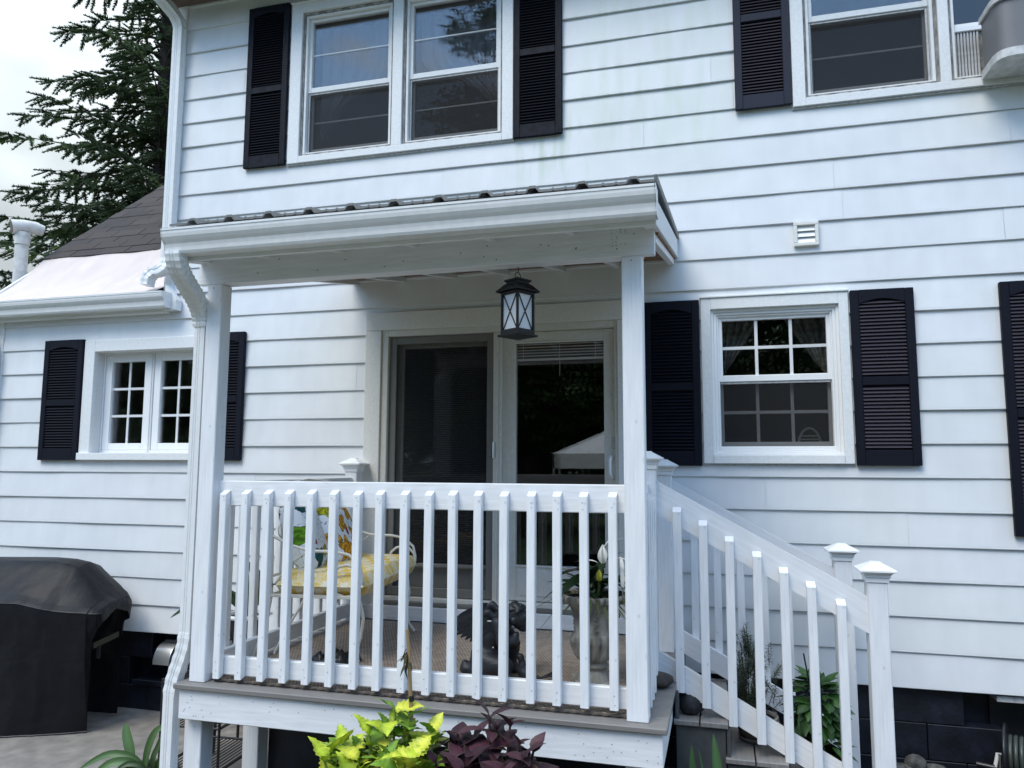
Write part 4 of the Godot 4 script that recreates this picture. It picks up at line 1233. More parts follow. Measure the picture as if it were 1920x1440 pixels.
	for i in 2:
		m = MB.new()
		blob(m, [[Vector3(0.02, 0.006, 0), 0.010], [Vector3(-0.01, 0.008, 0.004), 0.012], [Vector3(-0.04, 0.007, 0), 0.008]])
		o = part("white_shell", m, M["chip"], self, Vector3(-0.268, 0.800, 0.80 + 0.12 * i), Basis(Vector3.UP, 0.3 * i))
		tag(o, ["white chipped piece at the head of the steps, farther one of two", "white chipped piece at the head of the steps, nearer one of two"][i], "shell")
	# wire rack under the porch
	var K := thing("wire_rack", "black wire rack standing under the left end of the porch", "rack", Vector3(-3.02, 0, 0.86), 0.06)
	for x in [-0.19, 0.19]:
		for zz in [-0.26, 0.26]:
			m = MB.new(); m.tube([Vector3(x, 0, zz), Vector3(x, 0.62, zz)], 0.008, 7)
			part("leg", m, M["black_iron"], K)
	for yy in [0.12, 0.36, 0.60]:
		m = MB.new()
		m.tube([Vector3(-0.19, yy, -0.26), Vector3(0.19, yy, -0.26)], 0.007, 6); m.tube([Vector3(-0.19, yy, 0.26), Vector3(0.19, yy, 0.26)], 0.007, 6)
		m.tube([Vector3(-0.19, yy, -0.26), Vector3(-0.19, yy, 0.26)], 0.007, 6); m.tube([Vector3(0.19, yy, -0.26), Vector3(0.19, yy, 0.26)], 0.007, 6)
		for i in 14: m.tube([Vector3(-0.176 + 0.027 * i, yy, -0.26), Vector3(-0.176 + 0.027 * i, yy, 0.26)], 0.0038, 5)
		part("shelf", m, M["black_iron"], K)

func blob(m: MB, balls: Array, cell := 0.006) -> void:      # smooth union of balls
	var bones := []
	for b in balls: bones.append([b[0], b[0] + Vector3(0.0001, 0, 0), b[1], b[1]])
	skin(m, bones, cell, 0.018)

func skin(m: MB, bones: Array, cell: float, soft: float) -> void:       # surface nets over the smooth union of tapered capsules
	var lo := Vector3(1e9, 1e9, 1e9); var hi := -lo
	for b in bones:
		for e in 2:
			var r: float = b[2 + e] + cell * 2 + soft
			lo = lo.min(b[e] - Vector3(r, r, r)); hi = hi.max(b[e] + Vector3(r, r, r))
	var N := Vector3i(((hi - lo) / cell).ceil()) + Vector3i(2, 2, 2)
	var f := PackedFloat32Array(); f.resize(N.x * N.y * N.z); f.fill(1.0)
	for b in bones:
		var A: Vector3 = b[0]; var B: Vector3 = b[1]
		var rm := maxf(b[2], b[3]) + soft + cell * 2
		var l := Vector3i(((A.min(B) - Vector3(rm, rm, rm) - lo) / cell).floor()).max(Vector3i.ZERO)
		var h := Vector3i(((A.max(B) + Vector3(rm, rm, rm) - lo) / cell).ceil()).min(N - Vector3i.ONE)
		var ab := B - A
		var L := ab.length_squared()
		for z in range(l.z, h.z + 1):
			for y in range(l.y, h.y + 1):
				for x in range(l.x, h.x + 1):
					var p := lo + Vector3(x, y, z) * cell
					var t := clampf((p - A).dot(ab) / L, 0, 1)
					var d: float = p.distance_to(A + ab * t) - lerpf(b[2], b[3], t)
					var id := (z * N.y + y) * N.x + x
					var o := f[id]
					var k := maxf(soft - absf(o - d), 0.0) / soft
					f[id] = minf(o, d) - k * k * soft * 0.25
	var at := {}
	var vs := PackedVector3Array()
	for z in N.z - 1:
		for y in N.y - 1:
			for x in N.x - 1:
				var id := (z * N.y + y) * N.x + x
				var s0 := f[id] < 0
				var mixed := false
				for q in [1, N.x, N.x + 1, N.x * N.y, N.x * N.y + 1, N.x * N.y + N.x, N.x * N.y + N.x + 1]:
					if (f[id + q] < 0) != s0: mixed = true; break
				if not mixed: continue
				var sum := Vector3.ZERO; var cnt := 0
				for e in [[0, 0, 0, 1, 0, 0], [0, 1, 0, 1, 1, 0], [0, 0, 1, 1, 0, 1], [0, 1, 1, 1, 1, 1], [0, 0, 0, 0, 1, 0], [1, 0, 0, 1, 1, 0], [0, 0, 1, 0, 1, 1], [1, 0, 1, 1, 1, 1], [0, 0, 0, 0, 0, 1], [1, 0, 0, 1, 0, 1], [0, 1, 0, 0, 1, 1], [1, 1, 0, 1, 1, 1]]:
					var fa := f[id + (e[2] * N.y + e[1]) * N.x + e[0]]; var fb := f[id + (e[5] * N.y + e[4]) * N.x + e[3]]
					if (fa < 0) != (fb < 0):
						sum += Vector3(e[0], e[1], e[2]).lerp(Vector3(e[3], e[4], e[5]), fa / (fa - fb)); cnt += 1
				at[id] = vs.size()
				vs.append(lo + (Vector3(x, y, z) + sum / cnt) * cell)
	var ns := PackedVector3Array(); ns.resize(vs.size())
	var tris := PackedInt32Array()
	var str := [1, N.x, N.x * N.y]
	for id in at:
		for ax in 3:
			var u: int = str[(ax + 1) % 3]; var w: int = str[(ax + 2) % 3]
			if (f[id] < 0) == (f[id + str[ax]] < 0): continue
			if not (at.has(id - u) and at.has(id - w) and at.has(id - u - w)): continue
			var q := [at[id - u - w], at[id - w], at[id], at[id - u]]
			if f[id] >= 0: q.reverse()
			tris.append_array([q[0], q[1], q[2], q[0], q[2], q[3]])
	for i in range(0, tris.size(), 3):
		var nn := (vs[tris[i + 1]] - vs[tris[i]]).cross(vs[tris[i + 2]] - vs[tris[i]])
		for e in 3: ns[tris[i + e]] += nn
	for i in range(0, tris.size(), 3):
		for e in [0, 2, 1]:
			var id := tris[i + e]
			m.v.append(m.xf * vs[id]); m.n.append((m.xf.basis * ns[id]).normalized()); m.t.append(Vector2.ZERO); m.c.append(m.col)

func stone_mesh(r: float, h: float, sd: int) -> MB:
	var f := FastNoiseLite.new(); f.seed = sd; f.frequency = 1.1
	var rows := []
	for i in 13:
		var a := -PI / 2 + PI * i / 12.0
		var row := PackedVector3Array()
		for j in 20:
			var t := -TAU * j / 20.0
			var d := Vector3(cos(t) * cos(a), sin(a), sin(t) * cos(a))
			row.append(Vector3(d.x * r, d.y * h, d.z * r) * (1.0 + 0.16 * f.get_noise_3dv(d)))
		rows.append(row)
	var m := MB.new(); m.grid(rows, true)
	return m

func cushion_mesh(hx: float, hy: float, hz: float, corner := 0.15, puff := 0.5) -> MB:     # pillow form, centre at the origin, thickness along y
	var m := MB.new()
	for s in [1.0, -1.0]:
		var rows := []
		var uvs := []
		for i in 17:
			var uv := PackedVector2Array()
			for j in 17: uv.append(Vector2(i / 16.0, j / 16.0))
			uvs.append(uv)
			var u := -1.0 + 2.0 * i / 16.0
			var row := PackedVector3Array()
			for j in 17:
				var w := -1.0 + 2.0 * j / 16.0
				var e := pow(maxf(0.0, (1.0 - pow(absf(u), 4.0)) * (1.0 - pow(absf(w), 4.0))), puff)
				var k := 1.0 - corner * u * u * w * w * 0.3
				row.append(Vector3(u * hx * k, s * hy * e, w * hz * k))
			rows.append(row)
		m.grid(rows, false, [], s < 0, uvs)
	return m

func bench() -> void:
	var B := thing("garden_bench", "white wrought iron garden bench at the left side of the porch", "bench", Vector3(-2.20, 0.81, 0.80), 0.10)
	# local x: towards the house door (front of the seat), z: along the bench; the back is at -x
	var I: Material = M["white_iron"]
	var m := MB.new()
	var sx := 0.23; var sz := 0.49
	m.tube([Vector3(-sx, 0.36, -sz), Vector3(sx, 0.36, -sz), Vector3(sx, 0.36, sz), Vector3(-sx, 0.36, sz), Vector3(-sx, 0.36, -sz)], 0.009, 8)
	m.box(Vector3(0, 0.358, sz), Vector3(2 * sx, 0.016, 0.02), 0.002); m.box(Vector3(0, 0.358, -sz), Vector3(2 * sx, 0.016, 0.02), 0.002)
	for i in 12: m.tube([Vector3(-sx + 0.038 * (i + 0.5), 0.36, -sz), Vector3(-sx + 0.038 * (i + 0.5), 0.36, sz)], 0.0035, 5)
	part("seat_frame", m, I, B)
	for s in [-1.0, 1.0]:
		m = MB.new()
		m.tube([Vector3(sx - 0.02, 0.355, s * (sz - 0.05)), Vector3(sx + 0.03, 0.32, s * (sz - 0.06)), Vector3(sx + 0.045, 0.24, s * (sz - 0.07)), Vector3(sx + 0.03, 0.14, s * (sz - 0.08)), Vector3(sx + (0.05 if s < 0 else 0.0), 0.05, s * (sz - 0.085)), Vector3(sx + (0.09 if s < 0 else 0.015), 0.004, s * (sz - 0.09))], 0.009, 8)
		part("leg", m, I, B)
		m = MB.new()
		m.tube([Vector3(-sx - 0.02, 0.90, s * sz), Vector3(-sx - 0.005, 0.62, s * sz), Vector3(-sx, 0.36, s * sz), Vector3(-sx - 0.03, 0.18, s * sz), Vector3(-sx - 0.10, 0.0, s * sz)], 0.011, 8)
		part("leg", m, I, B)
		m = MB.new()
		m.tube([Vector3(-sx + 0.03, 0.05, s * sz), Vector3(-sx + 0.10, 0.19, s * sz), Vector3(-sx + 0.17, 0.30, s * sz), Vector3(-sx + 0.20, 0.355, s * sz)] if s > 0 else [Vector3(-sx - 0.06, 0.06, s * sz), Vector3(-sx + 0.02, 0.25, s * sz), Vector3(-sx + 0.10, 0.355, s * sz)], 0.007, 7)
		part("brace", m, I, B)
		# arm: from the back post forward, down and into a big ring
		m = MB.new()
		var pts := [Vector3(-sx - 0.01, 0.68, s * sz), Vector3(-sx + 0.10, 0.63, s * sz), Vector3(-sx + 0.22, 0.60, s * sz), Vector3(sx - 0.11, 0.60, s * sz), Vector3(sx - 0.02, 0.585, s * sz), Vector3(sx + 0.045, 0.53, s * sz), Vector3(sx + 0.06, 0.47, s * sz)]
		for i in 13:
			var a := 0.15 + TAU * i / 12.0
			pts.append(Vector3(sx - 0.03 + 0.09 * cos(a - 0.1), 0.445 - 0.085 * sin(a - 0.1), s * sz))
		m.tube(pts, 0.0085, 8)
		m.tube([Vector3(-sx + 0.02, 0.42, s * sz), Vector3(-sx + 0.10, 0.53, s * sz), Vector3(-sx + 0.20, 0.595, s * sz)], 0.006, 7)
		part("arm", m, I, B)
	m = MB.new()
	m.tube([Vector3(-sx - 0.02, 0.90, -sz), Vector3(-sx - 0.03, 0.955, -sz * 0.6), Vector3(-sx - 0.03, 0.975, 0), Vector3(-sx - 0.03, 0.955, sz * 0.6), Vector3(-sx - 0.02, 0.90, sz)], 0.010, 8)
	m.tube([Vector3(-sx - 0.005, 0.46, -sz), Vector3(-sx - 0.005, 0.46, sz)], 0.008, 8)
	for i in 7:
		var z := -sz + 2 * sz * (i + 1) / 8.0
		m.tube([Vector3(-sx - 0.005, 0.46, z), Vector3(-sx - 0.025, 0.95, z)], 0.005, 6)
		var r := []
		for k in 13: r.append(Vector3(-sx - 0.012, 0.70 + 0.04 * cos(TAU * k / 12.0), z + 0.04 * sin(TAU * k / 12.0)))
		m.tube(r, 0.004, 5, false)
	part("back", m, I, B)
	# cushion and pillows rest on the bench: things of their own
	m = MB.new()
	var c := cushion_mesh(0.27, 0.066, 0.545, 0.1, 0.12)
	var o := part("seat_cushion", c, M["cushion"], self, Vector3(-2.165, 0.81 + 0.417, 0.775), Basis(Vector3.UP, 0.10))
	tag(o, "long yellow seat cushion with white ring pattern on the bench", "cushion")
	o = part("pillow", cushion_mesh(0.23, 0.085, 0.23, 0.3, 0.5), M["pillow_parrot"], self, Vector3(-2.375, 1.470, 0.99), Basis(Vector3.UP, 0.35) * Basis(Vector3.BACK, -1.22) * Basis(Vector3.RIGHT, 0.05))
	tag(o, "white pillow with teal and green print, nearer on the bench", "pillow")
	o = part("pillow", cushion_mesh(0.21, 0.08, 0.21, 0.3, 0.5), M["pillow_flower"], self, Vector3(-2.355, 1.45, 0.64), Basis(Vector3.UP, 0.1) * Basis(Vector3.BACK, -1.15))
	tag(o, "white pillow with large yellow flowers, farther on the bench", "pillow")

func statue() -> void:
	var S := thing("cherub_statue", "dark kneeling cherub statue with folded wings on the porch rug", "statue", Vector3(-1.12, 0.808, 1.17))
	var m := MB.new()
	var V := func(x: float, y: float, z := 0.0): return Vector3(x + 1.12, y - 0.808, z)     # picture-plane coordinates of the figure
	var bones := [
		[V.call(-1.205, 0.905), V.call(-1.165, 0.99), 0.066, 0.062], [V.call(-1.165, 0.99), V.call(-1.115, 1.065), 0.060, 0.056],
		[V.call(-1.115, 1.065), V.call(-1.075, 1.095), 0.05, 0.034], [V.call(-1.075, 1.095), V.call(-1.04, 1.115), 0.032, 0.034],
		# thighs, shins
		[V.call(-1.20, 0.885, 0.045), V.call(-1.075, 0.868, 0.075), 0.058, 0.044], [V.call(-1.075, 0.868, 0.075), V.call(-1.20, 0.832, 0.085), 0.036, 0.026], [V.call(-1.20, 0.832, 0.085), V.call(-1.285, 0.840, 0.06), 0.024, 0.020],
		[V.call(-1.285, 0.838, 0.06), V.call(-1.292, 0.868, 0.055), 0.022, 0.014],
		[V.call(-1.19, 0.885, -0.045), V.call(-1.075, 0.93, -0.065), 0.056, 0.042], [V.call(-1.075, 0.93, -0.065), V.call(-1.07, 0.835, -0.06), 0.034, 0.026], [V.call(-1.07, 0.828, -0.06), V.call(-1.02, 0.822, -0.05), 0.022, 0.016],
		# arms
		[V.call(-1.115, 1.075, 0.055), V.call(-1.08, 0.985, 0.085), 0.032, 0.026], [V.call(-1.08, 0.985, 0.085), V.call(-1.035, 0.985, 0.045), 0.024, 0.019], [V.call(-1.035, 0.985, 0.045), V.call(-1.022, 1.02, 0.028), 0.02, 0.016],
		[V.call(-1.115, 1.07, -0.055), V.call(-1.07, 0.975, -0.075), 0.03, 0.025], [V.call(-1.07, 0.975, -0.075), V.call(-1.03, 0.965, -0.02), 0.023, 0.018],
	]
	skin(m, bones, 0.009, 0.03)
	# head: face turned down to the right, curls on top
	var head := [
		[V.call(-1.035, 1.115), V.call(-1.015, 1.095), 0.058, 0.050], [V.call(-1.0, 1.075), V.call(-0.998, 1.055), 0.036, 0.026],
		[V.call(-0.972, 1.088), V.call(-0.966, 1.078), 0.011, 0.010], [V.call(-0.976, 1.062), V.call(-0.974, 1.060), 0.010, 0.010], [V.call(-0.985, 1.045), V.call(-0.982, 1.043), 0.014, 0.013],
		[V.call(-0.975, 1.108, 0.02), V.call(-0.975, 1.108, -0.02), 0.012, 0.012],
		[V.call(-1.03, 1.09, 0.055), V.call(-1.028, 1.085, 0.056), 0.014, 0.012],
	]
	skin(m, head, 0.0045, 0.012)
	part("body", m, M["statue"], S)
	var hm := MB.new()
	var curls := []
	for i in 34:
		var a := rng.randf_range(-2.9, 0.85); var b := rng.randf_range(-1.0, 1.0)
		var d := Vector3(-sin(a * 0.5 + 0.6) * cos(b), cos(a * 0.5 + 0.6) * cos(b), sin(b))
		var p: Vector3 = V.call(-1.035, 1.112) + d * 0.056
		curls.append([p, p + Vector3(0.0001, 0, 0), 0.013, 0.013])
	skin(hm, curls, 0.0045, 0.006)
	part("hair", hm, M["statue"], S)
	# wings: overlapping feathers
	for s in [1.0, -1.0]:
		var w := MB.new()
		w.col = Color(1, 1, 1)
		var root: Vector3 = V.call(-1.135, 1.10, 0.042 * s) if s > 0 else V.call(-1.140, 1.120, -0.045)
		for layer in 3:
			var cnt: int = [8, 6, 5][layer]
			for i in cnt:
				var k := i / float(cnt - 1)
				var ang := lerpf(3.62, 4.10, k)
				var ln: float = [0.205, 0.135, 0.08][layer] * (1.08 - 0.42 * k)
				var dir := Vector3(cos(ang), sin(ang), 0.10 * s).normalized()
				var org := root + Vector3(-0.062 + 0.062 * k, 0.030 - 0.055 * k, s * (0.004 + 0.007 * layer + 0.0015 * i))
				var side := Vector3(0.25, 0.1, s).normalized()
				var nn := (side - dir * side.dot(dir)).normalized()
				for e in [0.0, 0.003]:
					w.xf = Transform3D(Basis(dir, nn, dir.cross(nn)), org - nn * e)
					w.leaf(ln, 0.040, -0.10, 0.06, 0.0, Color.WHITE, Color.WHITE, 7, 1.15)
		w.xf = Transform3D()
		skin(w, [[root, root + Vector3(-0.035, 0.022, 0.006 * s), 0.017, 0.020], [root + Vector3(-0.035, 0.022, 0.006 * s), root + Vector3(-0.062, 0.006, 0.010 * s), 0.020, 0.014]], 0.006, 0.01)
		part("wing", w, M["statue"], S)
	var ch := MB.new()
	ch.box(V.call(-1.155, 1.085, 0.068), Vector3(0.022, 0.007, 0.004), 0.002); ch.box(V.call(-1.135, 0.955, 0.066), Vector3(0.008, 0.008, 0.004), 0.002)
	ch.xf = Transform3D()
	part("paint_chip", ch, M["chip"], S)

func urn() -> void:
	var U := thing("stone_urn", "fluted grey stone urn planter on the porch rug by the right post", "planter", Vector3(-0.625, 0.808, 1.20), 0.3)
	var m := MB.new()
	m.box(Vector3(0, 0.012, 0), Vector3(0.20, 0.024, 0.20), 0.004)
	part("plinth", m, M["urn"], U)
	m = MB.new()
	m.lathe([[0.092, 0.024], [0.088, 0.034], [0.076, 0.05], [0.064, 0.066], [0.060, 0.078], [0.070, 0.084], [0.072, 0.096], [0.066, 0.102], [0.066, 0.110]], 60, 0.10, 20, 0.03, 0.08)
	part("foot", m, M["urn"], U)
	m = MB.new()
	m.lathe([[0.066, 0.110], [0.082, 0.122], [0.099, 0.142], [0.111, 0.168], [0.117, 0.195], [0.117, 0.212], [0.112, 0.228], [0.103, 0.240], [0.096, 0.246]], 140, 0.24, 14, 0.112, 0.246)
	part("fluted_bowl", m, M["urn"], U)
	m = MB.new()
	m.lathe([[0.096, 0.246], [0.094, 0.262], [0.094, 0.29], [0.098, 0.32], [0.106, 0.35], [0.118, 0.374], [0.132, 0.388], [0.140, 0.392]], 48)
	for i in 8:
		var a := TAU * i / 8.0
		for k in 6:
			m.xf = Transform3D(Basis(Vector3.UP, -a), Vector3.ZERO)
			var yy := 0.27 + 0.018 * k
			m.box(Vector3(0.095 + 0.016 * pow(k / 6.0, 2.0), yy, 0.006 * (1 if k % 2 else -1)), Vector3(0.008, 0.014, 0.014), 0.004)
	m.xf = Transform3D()
	part("neck", m, M["urn"], U)
	m = MB.new()
	m.lathe([[0.140, 0.390], [0.158, 0.396], [0.171, 0.406], [0.176, 0.418], [0.174, 0.430], [0.165, 0.438], [0.154, 0.436], [0.142, 0.425], [0.13, 0.40]], 168, 0.13, 28, 0.388, 0.44)
	part("egg_and_dart_rim", m, M["urn"], U)
	m = MB.new(); m.lathe([[0.14, 0.415], [0.09, 0.422], [0.0, 0.426]], 24)
	part("soil", m, M["soil"], U)
	# lily planted in the urn
	var P := thing("lily_plant", "white lily with dark leaves and a yellow bud in the urn", "plant", Vector3(-0.625, 1.228, 1.20))
	var dk := Color(0.012, 0.030, 0.012)
	var lm := []
	for i in 4:
		var q := MB.new(); q.leaf(0.16 + 0.02 * i, 0.060, 0.25, 0.45 + 0.1 * i, 0.0, dk, dk * 1.3, 7, 0.8, 0.05)
		lm.append(q.mesh())
	for i in 26:
		var a := TAU * i / 26.0 * 2.4 + rng.randf() * 0.5
		var el := rng.randf_range(0.1, 1.0)
		part("leaf", lm[i % 4], M["leaf_dark"], P, Vector3(0.03 * cos(a), 0.01 + 0.03 * (i % 4), -0.03 * sin(a)), Basis(Vector3.UP, a) * Basis(Vector3.BACK, el) * Basis(Vector3.RIGHT, rng.randf_range(-0.4, 0.4)))
	var gm := []
	for i in 3:
		var q := MB.new(); q.leaf(0.15 + 0.02 * i, 0.014, 0.2, 0.8 + 0.3 * i, 0.0, Color(0.07, 0.10, 0.035), Color(0.24, 0.24, 0.12), 8, 0.7)
		gm.append(q.mesh())
	for i in 34:
		var a := rng.randf() * TAU
		part("grass_blade", gm[i % 3], M["leaf"], P, Vector3(0.05 * cos(a), 0.0, -0.05 * sin(a)), Basis(Vector3.UP, a) * Basis(Vector3.BACK, rng.randf_range(0.3, 0.75)))
	# trumpet flower and strap-like petals
	var fl := MB.new()
	for k in 6:
		fl.xf = Transform3D(Basis(Vector3.UP, TAU * k / 6.0) * Basis(Vector3.BACK, 1.12), Vector3(0.055, 0.165, 0.03))
		fl.leaf(0.085, 0.055, 0.3, -0.5, 0.0, Color.WHITE, Color.WHITE, 6, 0.8)
	fl.xf = Transform3D()
	part("flower", fl, M["petal"], P)
	var pm := MB.new(); pm.leaf(0.12, 0.022, 0.35, 0.35, 0.0, Color.WHITE, Color.WHITE, 7, 0.8, 0.08)
	for q in [[Vector3(0.055, 0.235, 0.03), 0.3, 1.05], [Vector3(0.06, 0.245, 0.03), -0.2, 0.75], [Vector3(0.09, 0.19, 0.05), -0.5, 0.35], [Vector3(0.03, 0.17, 0.03), 2.9, 0.3], [Vector3(0.14, 0.20, 0.0), -1.2, -1.0], [Vector3(0.15, 0.15, 0.02), -1.4, -1.1], [Vector3(0.14, 0.10, 0.03), 0.2, -1.2], [Vector3(0.0, 0.15, 0.02), 2.6, -0.3]]:
		part("petal", pm.mesh(), M["petal"], P, q[0], Basis(Vector3.UP, q[1]) * Basis(Vector3.BACK, q[2]))
	var bd := MB.new(); bd.xf = Transform3D(Basis(), Vector3(0.047, 0.085, 0.10))
	bd.lathe([[0.001, 0.0], [0.011, 0.008], [0.015, 0.024], [0.013, 0.042], [0.006, 0.056], [0.0, 0.062]], 14)
	part("bud", bd, M["bud"], P)
	var stem := MB.new(); stem.col = Color(0.05, 0.08, 0.02); stem.tube([Vector3(0.03, 0, 0.08), Vector3(0.045, 0.05, 0.098), Vector3(0.047, 0.09, 0.10)], 0.007, 7); stem.tube([Vector3(0.03, 0, 0.02), Vector3(0.055, 0.17, 0.03)], 0.005, 7)
	part("stem", stem, M["leaf_dark"], P)

# ------------------------------------------------------------------ potted plants
func pot(parent: Node, at: Vector3, r: float, h: float, mat: Material, rim: Material, saucer := false) -> void:
	var m := MB.new()
	m.lathe([[0.0, 0.004], [r * 0.62, 0.004], [r * 0.78, h * 0.25], [r * 0.9, h * 0.55], [r * 0.97, h * 0.86]], 28)
	part("pot", m, mat, parent, at)
	m = MB.new(); m.lathe([[r * 0.95, h * 0.86], [r * 1.03, h * 0.87], [r * 1.05, h * 0.93], [r * 1.03, h * 0.99], [r * 0.98, h], [r * 0.9, h * 0.98], [r * 0.88, h * 0.88]], 28)
	part("rim", m, rim, parent, at)
	m = MB.new(); m.lathe([[r * 0.9, h * 0.88], [r * 0.5, h * 0.91], [0.0, h * 0.92]], 20)
	part("soil", m, M["soil"], parent, at)
	if saucer:
		m = MB.new(); m.lathe([[0.0, 0.0], [r * 0.78, 0.0], [r * 0.86, 0.022], [r * 0.83, 0.024], [r * 0.74, 0.008]], 28)
		part("saucer", m, rim, parent, at)

func strap_leaf(parent: Node, mat: Material, base: Vector3, pts: Array, w: float, col: Color) -> void:       # one long blade along points
	var rows := []; var cols := []
	var P: int = pts.size()
	var N := 14
	for i in N + 1:
		var k := float(i) / N
		var f := k * (P - 1); var a := mini(int(f), P - 2); var t := f - a
		var p0: Vector3 = pts[maxi(a - 1, 0)]; var p1: Vector3 = pts[a]; var p2: Vector3 = pts[a + 1]; var p3: Vector3 = pts[mini(a + 2, P - 1)]
		var p := p1.cubic_interpolate(p2, p0, p3, t)
		var d := (p1.cubic_interpolate(p2, p0, p3, minf(t + 0.05, 1.0)) - p1.cubic_interpolate(p2, p0, p3, maxf(t - 0.05, 0.0))).normalized()
		var side := d.cross(Vector3(0.25, 0.5, 1.0)).normalized()
		var nn := side.cross(d)
		var ww := w * 0.5 * (0.55 + 0.45 * sin(PI * minf(k * 1.1, 1.0))) * (1.0 if k < 0.8 else sqrt(maxf(0.0, (1.0 - k) / 0.2)))
		var r := PackedVector3Array(); var c := PackedColorArray()
		for s in [-1.0, -0.5, 0.0, 0.5, 1.0]:
			r.append(base + p + side * ww * s + nn * absf(s) * ww * 0.35); c.append(col * (0.85 + 0.3 * (1 - absf(s))))
		rows.append(r); cols.append(c)
	var m := MB.new(); m.grid(rows, false, cols)
	part("leaf", m, mat, parent)

func bushy(P: Node, meshes: Array, mat: Material, center: Vector3, rad: Vector3, n: int, stems: Array, inward := 0.35) -> void:     # whorls of leaves over a mound, each leaf its own mesh
	for i in n:
		var a := TAU * 0.61803 * i + rng.randf_range(-0.3, 0.3)
		var up := 1.0 - 1.25 * (i + 0.5) / n
		var rr := sqrt(maxf(0.0, 1.0 - up * up))
		var dep := 1.0 - inward * rng.randf()
		var p := center + Vector3(cos(a) * rr * rad.x, up * rad.y, -sin(a) * rr * rad.z) * dep
		var el := lerpf(-0.35, 1.0, clampf(up, 0, 1)) + rng.randf_range(-0.35, 0.35)
		var s := rng.randf_range(0.72, 1.15)
		part("leaf", meshes[rng.randi() % meshes.size()], mat, P, p, Basis(Vector3.UP, a + rng.randf_range(-0.5, 0.5)) * Basis(Vector3.BACK, el) * Basis(Vector3.RIGHT, rng.randf_range(-0.5, 0.5)) * Basis().scaled(Vector3(s, s, s)))

